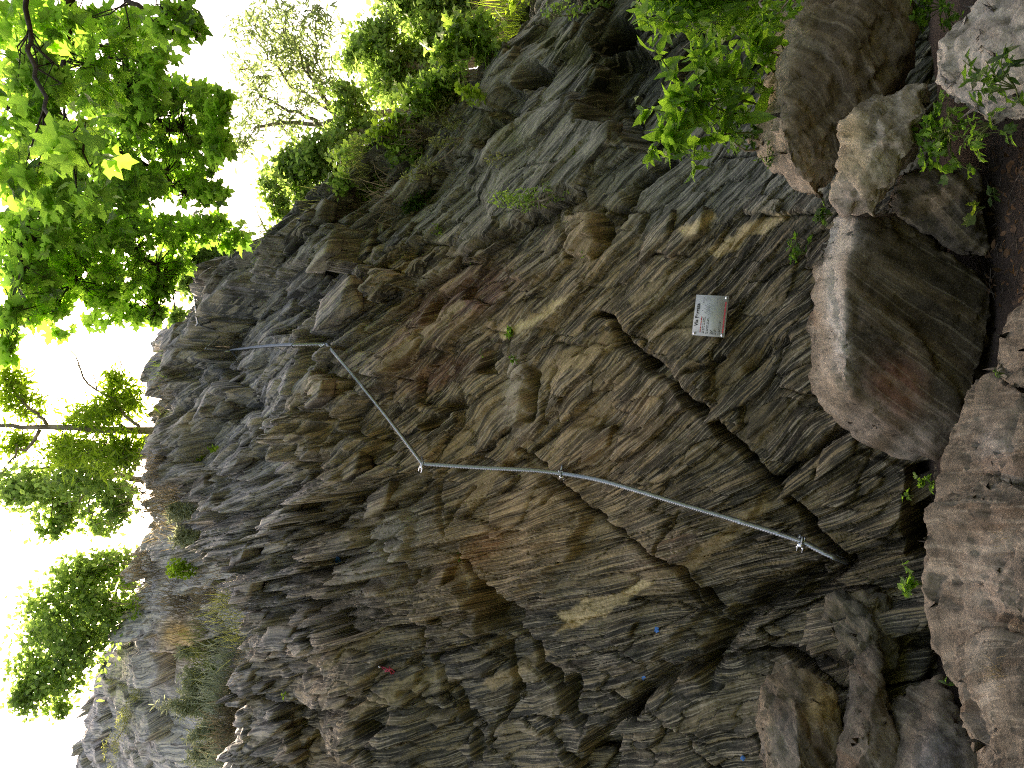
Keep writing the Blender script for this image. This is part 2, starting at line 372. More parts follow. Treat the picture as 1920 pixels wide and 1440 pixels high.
CRACKS = [  # (points, half width px, depth m)
    ([(1120, 590), (1150, 600), (1175, 642), (1210, 668), (1250, 700), (1285, 735), (1310, 765), (1335, 790), (1365, 825), (1400, 860), (1447, 905), (1490, 952), (1540, 1005), (1590, 1055)], 6, .30),
    ([(1170, 640), (1215, 675), (1250, 700)], 12, .25),
    ([(967, 845), (1000, 868), (1023, 885), (1060, 920), (1107, 960), (1157, 990), (1200, 1015), (1240, 1040), (1280, 1067), (1310, 1110), (1345, 1150)], 4, .22),
    ([(940, 805), (915, 822), (890, 850), (873, 870), (850, 880)], 4, .15),
    ([(787, 1077), (790, 1130), (790, 1187), (800, 1237), (827, 1287), (855, 1330), (880, 1377), (900, 1420)], 6, .18),
    ([(867, 1040), (882, 1065), (900, 1090)], 4, .2), ([(917, 1065), (922, 1088)], 4, .15),
    ([(968, 1150), (975, 1180), (1000, 1220), (1012, 1250), (1040, 1285), (1062, 1318), (1090, 1350)], 8, .35),
    ([(927, 1200), (945, 1240), (963, 1280), (955, 1320), (930, 1360), (907, 1400)], 5, .15),
    ([(800, 1232), (840, 1220), (880, 1208), (915, 1196)], 5, .15),
    ([(695, 1000), (710, 1022), (735, 1045), (755, 1065), (766, 1085), (785, 1110), (790, 1140)], 7, .22),
    ([(845, 1010), (845, 975), (860, 940), (880, 920)], 4, .12), ([(840, 1000), (815, 940), (800, 915)], 3, .08),
    ([(1040, 690), (1030, 720), (1005, 790)], 4, .1), ([(996, 700), (993, 745), (985, 790)], 6, .2),
    ([(1133, 435), (1160, 395), (1187, 352), (1215, 325), (1245, 300)], 8, .3),
    ([(1447, 905), (1475, 880), (1507, 857), (1580, 807)], 7, .22),
    ([(1320, 1245), (1350, 1210), (1385, 1163), (1430, 1125), (1480, 1098), (1520, 1080)], 16, .4),
    ([(1590, 1060), (1550, 1090), (1480, 1130)], 8, .25),
    ([(1297, 697), (1325, 690), (1355, 672)], 5, .12), ([(1470, 640), (1440, 650), (1420, 670), (1400, 690)], 9, .15),
    ([(1045, 915), (1020, 945)], 3, .08), ([(640, 870), (690, 815), (740, 770)], 7, .22), ([(700, 990), (760, 930), (800, 890)], 6, .16),
    ([(560, 1010), (620, 950), (680, 880)], 7, .2), ([(470, 1010), (540, 930), (600, 860)], 8, .25), ([(500, 900), (560, 820), (640, 730)], 7, .22),
    ([(840, 493), (900, 462), (960, 430), (1020, 397), (1083, 367)], 7, .22), ([(700, 560), (780, 500), (840, 450)], 8, .22),
    ([(560, 600), (640, 520), (720, 450)], 8, .25), ([(470, 600), (540, 540), (600, 480)], 7, .22),
    ([(1060, 430), (1066, 480)], 5, .18), ([(1127, 395), (1130, 455), (1110, 480)], 6, .2),
    ([(1150, 1370), (1200, 1310), (1260, 1260), (1320, 1240)], 12, .3), ([(1280, 960), (1240, 1045)], 2.5, .06),
    ([(1500, 970), (1560, 1035)], 5, .2), ([(1290, 1110), (1340, 1160), (1370, 1200)], 3, .08), ([(1010, 1250), (1090, 1225)], 2, .03),
    ([(873, 1345), (800, 1330), (760, 1300)], 5, .12), ([(1130, 180), (1165, 235), (1180, 245)], 6, .15)]
FACETS = [  # (outline, offset m, slope along photo x and y in m per 100 px, edge softness px)
    ([(795, 800), (830, 762), (862, 738), (868, 760), (835, 792), (805, 816)], -.28, 0, 0, 4),
    ([(648, 892), (690, 830), (715, 805), (742, 815), (735, 850), (690, 892)], -.32, .1, 0, 5),
    ([(600, 950), (640, 900), (690, 893), (640, 950)], -.2, 0, 0, 5),
    ([(783, 560), (815, 545), (845, 560), (840, 600), (800, 620), (780, 600)], -.22, .2, 0, 5),
    ([(890, 697), (905, 660), (940, 635), (947, 645), (915, 682), (918, 705)], -.18, 0, 0, 3),
    ([(950, 800), (948, 740), (958, 690), (975, 673), (990, 690), (992, 745), (978, 795), (962, 805)], .13, -.1, .05, 3),
    ([(897, 1087), (935, 1095), (968, 1150), (974, 1182), (920, 1182), (905, 1150)], -.38, 0, .1, 4),
    ([(657, 1365), (700, 1330), (733, 1323), (738, 1345), (700, 1385), (665, 1382)], -.35, 0, 0, 6),
    ([(1150, 1362), (1165, 1330), (1198, 1310), (1205, 1330), (1180, 1360)], -.3, 0, 0, 5),
    ([(1085, 1440), (1110, 1375), (1140, 1362), (1165, 1385), (1150, 1440), (1120, 1470)], -.35, 0, 0, 8),
    ([(1053, 1310), (1060, 1270), (1087, 1258), (1090, 1290), (1075, 1315)], -.25, 0, 0, 5),
    ([(787, 1080), (880, 1090), (898, 1120), (908, 1190), (830, 1225), (795, 1230), (785, 1160)], .12, 0, -.06, 4),
    ([(980, 1190), (985, 1150), (1040, 1100), (1180, 1010), (1300, 1080), (1330, 1140), (1240, 1230), (1090, 1260), (1010, 1240)], .10, 0, .02, 8),
    ([(845, 1010), (860, 940), (960, 860), (1100, 965), (1085, 1040), (980, 1110), (940, 1095)], .10, .03, .02, 6),
    ([(975, 850), (1060, 800), (1300, 830), (1440, 910), (1410, 970), (1280, 1060), (1110, 955)], .08, -.02, .03, 6),
    ([(707, 965), (745, 955), (780, 985), (770, 1050), (735, 1045), (710, 1015)], .15, -.1, .05, 5),
    ([(640, 1050), (690, 1010), (735, 1055), (740, 1095), (690, 1125), (640, 1110)], .16, -.1, .05, 6),
    ([(973, 160), (985, 130), (1010, 120), (1028, 135), (1020, 155), (990, 165)], -.5, 0, 0, 5),
    ([(1110, 85), (1140, 40), (1200, 10), (1225, 20), (1215, 50), (1170, 80), (1125, 95)], -.6, 0, 0, 6),
    ([(1095, 225), (1105, 165), (1130, 105), (1185, 80), (1240, 120), (1250, 280), (1210, 290), (1150, 235)], -.42, 0, 0, 6),
    ([(873, 262), (905, 225), (965, 205), (975, 225), (930, 255), (890, 275)], -.35, 0, 0, 6),
    ([(920, 210), (950, 165), (985, 165), (975, 200), (940, 222)], -.25, 0, 0, 6),
    ([(860, 340), (900, 285), (1000, 215), (1080, 180), (1120, 215), (1190, 235), (1130, 310), (1080, 370), (950, 430)], .12, 0, -.05, 8),
    ([(300, 712), (315, 680), (360, 672), (362, 700), (330, 716)], -.3, 0, 0, 5),
    ([(293, 800), (310, 765), (353, 742), (356, 770), (320, 806)], -.32, 0, 0, 6),
    ([(400, 780), (415, 742), (445, 736), (448, 760), (425, 782)], -.25, 0, 0, 6),
    ([(548, 825), (560, 785), (605, 772), (615, 790), (590, 825)], .22, .25, 0, 5),
    ([(600, 830), (613, 775), (640, 770), (640, 815), (615, 838)], -.25, 0, 0, 6),
    ([(567, 757), (580, 720), (605, 712), (603, 740), (585, 760)], -.28, 0, 0, 5),
    ([(567, 897), (575, 868), (603, 862), (600, 890), (580, 900)], -.22, 0, 0, 5),
    ([(383, 1057), (395, 1032), (430, 1027), (435, 1048), (405, 1060)], -.28, 0, 0, 5),
    ([(437, 1070), (450, 1040), (483, 1035), (480, 1062), (455, 1075)], -.28, 0, 0, 5),
    ([(400, 1165), (415, 1143), (440, 1146), (434, 1165)], -.3, 0, 0, 5),
    ([(467, 1190), (475, 1160), (498, 1156), (500, 1180), (485, 1195)], -.3, 0, 0, 5),
    ([(507, 1070), (520, 1045), (550, 1035), (548, 1058), (520, 1074)], -.25, 0, 0, 5),
    ([(445, 700), (470, 660), (560, 560), (590, 570), (540, 650), (480, 700)], -.15, .1, 0, 9),
    ([(480, 610), (500, 565), (550, 540), (560, 560), (520, 610)], -.2, 0, 0, 8),
    ([(640, 560), (660, 525), (690, 500), (700, 520), (680, 560)], -.25, 0, 0, 7),
    ([(1697, 1040), (1700, 880), (1740, 870), (1760, 1040)], -.6, 0, 0, 8),
    ([(1270, 1060), (1290, 985), (1400, 950), (1440, 970), (1380, 1030)], .04, 0, 0, 4),
    ([(940, 495), (980, 470), (1040, 470), (1050, 500), (990, 530), (950, 520)], .10, -.1, .1, 4),
    ([(1068, 480), (1072, 420), (1095, 392), (1125, 400), (1125, 455), (1105, 482)], .10, 0, 0, 4),
    ([(1500, 980), (1580, 1035), (1690, 1000), (1700, 880), (1560, 830), (1460, 910)], .05, 0, 0, 6)]

class Face:
    """a rock face: a height field on a leaning plane"""
    def __init__(s, P0, slope, yaw=0, jag=None, skyline=None, low=None, seed=0, marks=True, drop=1.5, tintmul=None):
        s.tm = tintmul
        s.P0 = np.array(P0, float); c, q = math.cos(R(slope)), math.sin(R(slope)); cy, sy = math.cos(R(yaw)), math.sin(R(yaw))
        s.n = np.array([q * sy, -q * cy, c]); s.ea = np.array([cy, sy, 0]); s.eb = np.array([-c * sy, c * cy, q])
        s.low = low or (lambda a, b: 0 * a); s.seed = seed; s.marks = marks; s.jag = jag; s.drop = drop; s.sky = None
        tb = np.linspace(-4, 14, 200); rd = (s.P0 + tb[:, None] * s.eb) - CAM; sn = np.abs(rd @ s.n) / np.linalg.norm(rd, axis=1)
        sn = np.clip(sn, .52, 1); s.tb = tb; s.bw = np.concatenate([[0], np.cumsum(.5 * (sn[1:] + sn[:-1]) * np.diff(tb))])
        if skyline is not None:
            sk = np.array(skyline, float); P = s.base_hit(sk[:, 0], sk[:, 1]); a, b, h = s.plane(P); o = np.argsort(a); s.sky = (a[o], b[o])
    def plane(s, P):
        Q = P - s.P0; return Q @ s.ea, Q @ s.eb, Q @ s.n
    def world(s, a, b, h): return s.P0 + a[..., None] * s.ea + b[..., None] * s.eb + h[..., None] * s.n
    def base_hit(s, px, py):
        d = ray(px, py); t = ((s.P0 - CAM) @ s.n) / (d @ s.n)
        for k in range(25):
            P = CAM + d * t[..., None]; a, b, h = s.plane(P); t = t + .7 * (s.low(a, b) - h) / (d @ s.n)
        return CAM + d * t[..., None]
    def height(s, a, b):
        px, py, z = project(s.world(a, b, s.low(a, b)))
        m = z / FPX                                       # metres per photo pixel here
        sd = s.seed
        wa = a + .05 * fbm2(a * .8, b * .8, 2, 31 + sd) + .014 * fbm2(a * 8, b * 8, 3, 32 + sd); wb = b + .05 * fbm2(a * .8, b * .8, 2, 57 + sd) + .014 * fbm2(a * 8, b * 8, 3, 58 + sd)
        S, T = foliation(wa, np.interp(wb, s.tb, s.bw), py)
        J = s.jag(px, py)
        h = s.low(a, b) + .13 * fbm2(a * .7, b * .7, 3, 3 + sd)
        # blocks split along the foliation; every block's lower edge stands proud
        f1, e1, ox, oy, r = voro2(S / 1.25, T / .48, 11 + sd)
        h = h + J * (.20 * (r[0] * 2 - 1) - .16 * (r[3] < .14) + (-.26 - .3 * (r[1] - .5)) * oy * .48 + .16 * (r[2] - .5) * ox * 1.25) - .13 * np.minimum(J, .8) * np.exp(-(e1 / .022) ** 2)
        U = sstep(900, 600, px + .12 * (py - 700))          # big broken blocks towards the crest
        f1, e0, ox, oy, r0 = voro2(S / 1.1 + 7.7, T / .62 + 2.2, 10 + sd)
        h = h + U * (.24 * (r0[0] * 2 - 1) - .30 * (r0[3] < .20) + (-.35 - .5 * (r0[1] - .5)) * oy * .62 + .4 * (r0[2] - .5) * ox * 1.1 - .16 * np.exp(-(e0 / .025) ** 2))
        f1, e2, ox, oy, r2 = voro2(S / .46 + 3.3, T / .15, 12 + sd)
        h = h + J * (.085 * (r2[0] * 2 - 1) - .07 * (r2[3] < .10) + (-.34 - .4 * (r2[1] - .5)) * oy * .15 + .22 * (r2[2] - .5) * ox * .46) - .03 * J * np.exp(-(e2 / .045) ** 2)
        f1, e3, ox, oy, r3 = voro2(S / .17 + 1.3, T / .05, 13 + sd)
        Jf = .35 + .65 * J
        h = h + Jf * .6 * (.014 * (r3[0] * 2 - 1) + (-.3 - .4 * (r3[1] - .5)) * oy * .05 + .2 * (r3[2] - .5) * ox * .17)
        # thin laminae
        lam = fbm2(S * .8, T * 11, 4, 44 + sd, .6)
        h = h + .007 * lam + .003 * np.abs(fbm2(S * 2.2, T * 26, 3, 45 + sd))
        q = T * 5.2 + .7 * fbm2(S * 1.1, T * 3, 3, 46 + sd); fq = q - np.floor(q); st = .5 + .5 * vn2(S * 1.6, np.floor(q) * 7.31, 47 + sd)
        h = h + .030 * st * (1 - fq) * (.5 + .5 * sstep(-.2, .4, vn2(S * .9, T * 1.3, 48 + sd)))      # overlapping plates
        h = h + .018 * J * fbm2(a * 3.7, b * 3.7, 4, 71 + sd) + .0045 * fbm2(a * 14, b * 14, 4, 73 + sd)
        s.blk = r[3] * 7 + np.floor(r2[3] * 3)
        if s.marks:
            wx = px + 5 * fbm2(a * 6, b * 6, 3, 81); wy = py + 5 * fbm2(a * 6, b * 6, 3, 83)
            for poly, dh, gx, gy, soft in FACETS:
                P = np.array(poly); x0, y0 = P.min(0) - 30; x1, y1 = P.max(0) + 30; cx, cy = P.mean(0)
                M = (px > x0) & (px < x1) & (py > y0) & (py < y1)
                if not M.any(): continue
                k = sstep(soft, -soft, poly_sd(wx[M], wy[M], poly))
                h[M] += k * (dh + gx * (px[M] - cx) / 100 + gy * (py[M] - cy) / 100)
            for pl, wd, dep in CRACKS:
                P = np.array(pl); x0, y0 = P.min(0) - 50; x1, y1 = P.max(0) + 50
                M = (px > x0) & (px < x1) & (py > y0) & (py < y1)
                if not M.any(): continue
                d = line_d(wx[M], wy[M], pl) * (1 + .5 * fbm2(a[M] * 4, b[M] * 4, 2, 88))
                h[M] -= dep * np.exp(-(d / wd) ** 2)
        if s.sky is not None:
            sa, sb = s.sky; rb = np.interp(a, sa, sb); sl = np.gradient(sb, sa); k = np.interp(a, sa, np.abs(sl))
            D = (b - rb) / np.sqrt(1 + np.minimum(k, 3.5) ** 2) + .10 * fbm2(a * 2.5, b * 2.5, 3, 99 + sd)
            h = h - s.drop * softplus(D, .05)
        return h
    def build(s, name, px0, px1, nb, nu, ytop=-130, ybot=1570, mat=ROCK):
        # rows a photo pixel apart on the leaning plane
        q = np.linspace(px0, px1, nb); P = s.base_hit(q, np.full(nb, 720.0)); _, bq, _ = s.plane(P)
        b0 = s.base_hit(np.array([px1 + 0.0]), np.array([720.0]))
        P1 = s.base_hit(q, np.full(nb, float(ytop))); P2 = s.base_hit(q, np.full(nb, float(ybot)))
        a1 = s.plane(P1)[0]; a2 = s.plane(P2)[0]
        ext = 60
        bq = np.concatenate([bq[0] + np.linspace(2.0, 0.03, ext), bq]); a1 = np.concatenate([np.full(ext, a1[0]), a1]); a2 = np.concatenate([np.full(ext, a2[0]), a2])
        o = np.argsort(bq); bq, a1, a2 = bq[o], a1[o], a2[o]
        a1 = np.maximum.accumulate(a1); a2 = np.minimum.accumulate(a2)
        s.bq, s.a1, s.a2, s.nu = bq, a1, a2, nu
        u = np.linspace(0, 1, nu)
        A = a2[:, None] + (a1 - a2)[:, None] * u; B = np.broadcast_to(bq[:, None], A.shape).copy()
        H = s.height(A.ravel(), B.ravel()); s.H = H.reshape(A.shape); blk = s.blk
        V = s.world(A.ravel(), B.ravel(), H)
        s.V = V
        nr = len(bq); i = np.arange(nr - 1)[:, None] * nu + np.arange(nu - 1)
        Q = np.stack([i, i + 1, i + nu + 1, i + nu], -1).reshape(-1, 4)
        me = mesh_np(name, V, Q, False)
        s.attrs(me, V, blk)
        s.o = obj(name, me, mat); return s.o
    def attrs(s, me, V, blk=None, blkid=0.0):
        a, b, h = s.plane(V); px, py, z = project(V)
        S, T = foliation(a, np.interp(b, s.tb, s.bw), py)
        T = T + .10 * h + .05 * fbm2(a * 1.3, b * 1.3, 2, 7)
        id_ = blk if blk is not None else np.full(len(V), blkid)
        vattr(me, 'fol', np.stack([S, T, np.round(id_ * 2) * 1.7 * .25], 1), 'FLOAT_VECTOR')
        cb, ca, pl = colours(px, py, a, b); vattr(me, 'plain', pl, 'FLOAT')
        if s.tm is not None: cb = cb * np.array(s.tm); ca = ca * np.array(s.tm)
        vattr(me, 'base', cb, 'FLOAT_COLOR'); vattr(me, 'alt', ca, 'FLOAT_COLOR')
    def hsample(s, a, b):
        ir = np.interp(b, s.bq, np.arange(len(s.bq))); i0 = np.clip(ir.astype(int), 0, len(s.bq) - 2); f = ir - i0
        u = (a - np.interp(b, s.bq, s.a2)) / (np.interp(b, s.bq, s.a1) - np.interp(b, s.bq, s.a2)) * (s.nu - 1)
        j0 = np.clip(u.astype(int), 0, s.nu - 2); g = np.clip(u - j0, 0, 1)
        H = s.H
        return (H[i0, j0] * (1 - g) + H[i0, j0 + 1] * g) * (1 - f) + (H[i0 + 1, j0] * (1 - g) + H[i0 + 1, j0 + 1] * g) * f
    def hit(s, px, py, back=0.0):
        """where the view ray through a photo pixel meets the finished face (back: metres towards the camera)"""
        d = ray(px, py); t = np.arange(3.0, 26, .008); P = CAM + d * t[:, None]; a, b, h = s.plane(P)
        ok = (b > s.bq[0]) & (b < s.bq[-1]); k = ok & (h < s.hsample(a, b))
        if not k.any():
            i = int(np.argmin(np.where(ok, h - s.hsample(a, b), 9)))
        else: i = int(np.argmax(k))
        return CAM + d * (t[i] - back)

SKY1 = [(460, 1650), (435, 1500), (430, 1440), (428, 1360), (424, 1300), (432, 1240), (440, 1210), (415, 1170), (400, 1150), (378, 1060), (368, 960), (330, 925), (305, 905), (285, 880), (272, 810), (292, 775), (262, 740),
        (253, 700), (262, 668), (300, 640), (330, 600), (365, 560), (400, 505), (480, 462), (540, 440), (560, 400), (620, 350), (690, 285), (735, 235), (800, 190), (850, 140), (940, 80), (960, 45), (990, 5), (1030, -100), (1100, -300)]
def low1(a, b): return -.30 * softplus(a - 1.3, .3) - .12 * softplus(-a - 2.2, .4) + .25 * np.exp(-((b - 4.5) / 1.2) ** 2) * sstep(1.5, 0, a)
def jag1(px, py):
    j = .38 + .46 * sstep(900, 580, px + .12 * (py - 700)) + .25 * sstep(620, 480, py) * sstep(1250, 900, px)
    j = j - .34 * gauss(px, py, 980, 300, 170, 130) - .22 * gauss(px, py, 1200, 1000, 280, 230) - .2 * gauss(px, py, 1400, 600, 160, 160) + .3 * sstep(1380, 1480, px) * sstep(1050, 1180, py) + .14 * sstep(1100, 1250, py)
    return np.maximum(j, .18)
cliff = Face((0, 6.3, 1.4), 66, 0, jag1, SKY1, low1)
cl = cliff.build('cliff', 2010, 250, 1000, 800)
tag(cl, kind='structure')
CABLE_WAY = [(1590, 1055), (1503, 1014), (1300, 952), (1052, 888), (792, 870), (612, 645), (432, 657), (387, 652), (371, 609), (364, 556)]
def rock_blocks(n):
    k = 0
    while k < n:
        px, py = random.uniform(270, 1720), random.uniform(-20, 1460)
        j = float(jag1(np.array([px]), np.array([py]))[0])
        if random.random() > max(.04, j - .52) * 1.8: continue
        if 1270 < px < 1400 and 520 < py < 660 or float(line_d(np.array([px]), np.array([py]), CABLE_WAY)[0]) < 48 or any(math.hypot(px - u_, py - v_) < 60 for u_, v_ in ((633, 1050), (1231, 1181), (1207, 1271), (1393, 1422), (727, 1256))): continue
        d = ray(px, py); P = cliff.base_hit(np.array([px]), np.array([py]))[0]; a, b, h = cliff.plane(P)
        if np.interp(a, *cliff.sky) < b + .15: continue
        P = cliff.hit(px, py); a, b, h = cliff.plane(P); a = np.array([a]); b = np.array([b])
        th = R(46) - R(17) * float(sstep(850, 1250, py)) + R(random.gauss(0, 7)); ca, cb = math.sin(th), -math.cos(th) * 1.25 / max(.5, float(np.interp(b[0] + .1, cliff.tb[1:], np.diff(cliff.bw) / np.diff(cliff.tb))))
        es = ca * cliff.ea + cb * cliff.eb; es /= np.linalg.norm(es); et = np.cross(cliff.n, es)
        if et @ cliff.eb < 0: et = -et
        L = random.uniform(.10, .34); W = L * random.uniform(.22, .5); D = random.uniform(.07, .15)
        V = []
        for i in (-1, 1):
            for t in (-1, 1):
                for q in (-1, 1):
                    V.append(P + es * L * i * random.uniform(.6, 1) + et * W * t * random.uniform(.7, 1) + (es * .3 * L * t)
                             + cliff.n * (D * random.uniform(.65, .95) * (1.0 if t < 0 else .5) if q > 0 else -.18))
        bm = bmesh.new()
        for v in V: bm.verts.new(v)
        bmesh.ops.convex_hull(bm, input=bm.verts[:])
        for _ in range(3): bmesh.ops.subdivide_edges(bm, edges=[e for e in bm.edges if e.calc_length() > .06], cuts=1); bmesh.ops.triangulate(bm, faces=bm.faces[:])
        bmesh.ops.smooth_vert(bm, verts=bm.verts[:], factor=.2, use_axis_x=True, use_axis_y=True, use_axis_z=True)
        bm.normal_update(); bmesh.ops.recalc_face_normals(bm, faces=bm.faces[:])
        X = np.array([v.co[:] for v in bm.verts]); Nn = np.array([v.normal[:] for v in bm.verts]); F = np.array([[v.index for v in f.verts] for f in bm.faces]); bm.free()
        X = X + Nn * (.014 * fbm3(X * 9, 3, k) + .008 * fbm3(X * 30, 2, k + 5))[:, None]
        me = mesh_np('rock_block', X, F, False); cliff.attrs(me, X, None, random.uniform(0, 8))
        obj('rock_block', me, ROCK, cl); k += 1
rock_blocks(130)
SKY2 = [(118, 1600), (120, 1500), (130, 1440), (150, 1370), (168, 1310), (182, 1250), (190, 1230), (215, 1200), (240, 1170), (255, 1130), (258, 1060), (264, 1000), (266, 930), (262, 880), (255, 840), (300, 780), (380, 740), (480, 700), (600, 640), (800, 560)]
def jag2(px, py): return .6 - .4 * sstep(1150, 1300, py) + 0 * px
hump = Face((-1.0, 11.6, 9.0), 64, -12, jag2, SKY2, lambda a, b: -.10 * softplus(a - 1, .4), 40, False, 1.3, (1.45, 1.45, 1.5))  # last tint pales the rock colour in place of veiling glare
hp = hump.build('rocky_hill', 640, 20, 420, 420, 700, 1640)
tag(hp, kind='structure')
# ------------------------------------------------------------------ ground, hillside, boulders
def soil_material():
    N = NT('soil'); g = N.n('NewGeometry').outputs['Position']
    a = N.noise(g, 3, 6, .6); b = N.noise(g, 38, 6, .7); c = N.noise(g, 120, 3, .6)
    col = N.mix(N.ramp(a, .35, .7), (.055, .040, .030), (.088, .066, .050))
    col = N.mix(N.ramp(b, .55, .75), col, (.15, .095, .065)); col = N.mix(N.ramp(b, .45, .25), col, (.018, .012, .009))
    col = N.mix(N.math('MULTIPLY', N.ramp(c, .62, .74), .5), col, (.24, .15, .11))
    N.bsdf(col, .95, .15, 0, N.bump(c, .008, 1, N.bump(b, .03, 1)))
    return N.m
SOIL = soil_material()
def ground():
    n = 240; u = np.linspace(-1, 1, n); x = 150 * np.sign(u) * np.abs(u) ** 3.2; y = 4.2 + x
    X, Y = np.meshgrid(x, y); X = X.ravel(); Y = Y.ravel()
    Z = .05 * fbm2(X * .8, Y * .8, 4, 5) + .02 * fbm2(X * 5, Y * 5, 3, 6) + .05 * np.clip(Y - 4, -1, 3)
    i = np.arange(n - 1)[:, None] * n + np.arange(n - 1); Q = np.stack([i, i + 1, i + n + 1, i + n], -1).reshape(-1, 4)
    return tag(obj('ground', mesh_np('ground', np.stack([X, Y, Z], 1), Q, True), SOIL), kind='structure')
ground()
def grass_ground():
    N = NT('hillside_turf'); g = N.n('NewGeometry').outputs['Position']
    a = N.noise(g, 1.2, 6, .6); b = N.noise(g, 30, 4, .7)
    col = N.mix(N.ramp(a, .35, .65), (.06, .085, .022), (.19, .13, .06)); col = N.mix(N.ramp(b, .6, .4), col, (.03, .035, .012))
    N.bsdf(col, .95, .1, 0, N.bump(b, .06, 1)); return N.m
TURF = grass_ground()
def hillside():
    xs = np.linspace(-14, 26, 110); ys = np.linspace(10.4, 60, 90); X, Y = np.meshgrid(xs, ys); X = X.ravel(); Y = Y.ravel()
    top = np.interp(X, [-14, -1, 0.5, 2.2, 3.6, 6, 12, 26], [7.6, 7.6, 7.4, 4.8, 2.6, 2.2, 2.0, 2.4])
    Z = top - .6 + .35 * fbm2(X * .4, Y * .4, 4, 3)
    nx = len(xs); i = np.arange(len(ys) - 1)[:, None] * nx + np.arange(nx - 1); Q = np.stack([i, i + 1, i + nx + 1, i + nx], -1).reshape(-1, 4)
    return tag(obj('hillside', mesh_np('hillside', np.stack([X, Y, Z], 1), Q, True), TURF), kind='structure')
hillside()

def rock_mesh(name, pts, cuts=.035, rough=.03, fol_dir=(.6, .2, -.75), base=(.2, .17, .13), alt=(.33, .28, .2), seed=0, bevel=1, patches=(), lam=.004):
    bm = bmesh.new()
    for p in pts: bm.verts.new(p)
    r = bmesh.ops.convex_hull(bm, input=bm.verts[:]); bmesh.ops.delete(bm, geom=list(set(g for g in r['geom_interior'] + r['geom_unused'] if isinstance(g, bmesh.types.BMVert))), context='VERTS')
    for k in range(9):
        lim = max(cuts * 1.5, .5 * .6 ** k)
        ed = [e for e in bm.edges if e.calc_length() > lim]
        if not ed: 
            if lim <= cuts * 1.51: break
            continue
        bmesh.ops.subdivide_edges(bm, edges=ed, cuts=1); bmesh.ops.triangulate(bm, faces=bm.faces[:])
        bmesh.ops.beautify_fill(bm, faces=bm.faces[:], edges=bm.edges[:]) if k in (2, 4) else None
    for k in range(bevel): bmesh.ops.smooth_vert(bm, verts=bm.verts[:], factor=.5, use_axis_x=True, use_axis_y=True, use_axis_z=True)
    bmesh.ops.recalc_face_normals(bm, faces=bm.faces[:])
    bm.normal_update()
    V = np.array([v.co[:] for v in bm.verts]); Nn = np.array([v.normal[:] for v in bm.verts]); F = np.array([[v.index for v in f.verts] for f in bm.faces])
    bm.free()
    fd = np.array(fol_dir, float); fd /= np.linalg.norm(fd)
    fa = np.cross(fd, (0.3, 1, 0.2)); fa /= np.linalg.norm(fa); fb = np.cross(fd, fa)
    def q(P): return np.stack([P @ fb, P @ fd, P @ fa], 1)
    L = q(V); L2 = L + .08 * np.stack([fbm3(V * 2 + 9, 2, seed)] * 3, 1)
    ridge = fbm3(L2 * np.array([1.5, 13, 1.5]), 3, seed + 3, .55)
    d = rough * (.7 * fbm3(V * 1.6, 3, seed) + .5 * fbm3(V * 6, 4, seed + 5)) + lam * .7 * ridge
    Lw = L + .04 * np.stack([fbm3(V * 4 + q_, 3, seed) for q_ in (1, 7, 13)], 1)
    for sc, am in (((1.6, 2.2, 1.6), 1.3), ((4.5, 7, 4.5), .75), ((12, 19, 12), .32)):
        f1, e, O, r = voro3(Lw * np.array(sc) + .31 * seed, seed + int(sc[1]))
        d = d + rough * am * (r[0] * .8 + .9 * (r[1] * O[:, 0] + r[2] * O[:, 1] + r[3] * O[:, 2]) - .5 * np.exp(-(e / .06) ** 2))
    d = d + .003 * fbm3(V * 40, 2, seed)
    V2 = V + Nn * d[:, None]
    me = mesh_np(name, V2, F, True)
    vattr(me, 'fol', np.stack([L[:, 0] + .15 * L[:, 2], L[:, 1] + .04 * fbm3(V * 2, 2, 4), np.full(len(V), seed * .37)], 1), 'FLOAT_VECTOR')
    cb = np.tile(np.array(base), (len(V), 1)); ca = np.tile(np.array(alt), (len(V), 1))
    px, py, z = project(V2)
    for (cx, cy, rx, ry, an, b_, a_, k) in patches:
        wt = (k * np.clip(1.6 * gauss(px, py, cx, cy, rx, ry, an) + .5 * fbm3(V * 7, 3, 6) * gauss(px, py, cx, cy, rx * 1.5, ry * 1.5, an), 0, 1))[:, None]
        cb += wt * (np.array(b_) - cb); ca += wt * (np.array(a_) - ca)
    m = .3 * fbm3(V * 2.3, 3, seed + 31)[:, None]
    vattr(me, 'base', np.clip(cb * (1 + m), 0, 1), 'FLOAT_COLOR'); vattr(me, 'alt', ca, 'FLOAT_COLOR')
    return me
BROWN = ((.118, .097, .072), (.20, .165, .125)); DARK = ((.056, .045, .031), (.14, .10, .06)); PALE = ((.24, .20, .145), (.40, .35, .28))
BOULDERS = []
def boulder(label, front, back, pal, seed, name='boulder', cat='boulder', **kw):
    pts = [at(x, y, d) for x, y, d in front] + [at(x, y, d) for x, y, d in back]
    me = rock_mesh(name, pts, base=pal[0], alt=pal[1], seed=seed, **kw)
    o = obj(name, me, BROCK); c = np.mean(pts, 0)
    # origin at the rock's middle
    me.transform(Matrix.Translation(-Vector(c))); o.location = c
    tag(o, label, cat, 'boulders lying at the foot of the cliff'); BOULDERS.append(o); return o
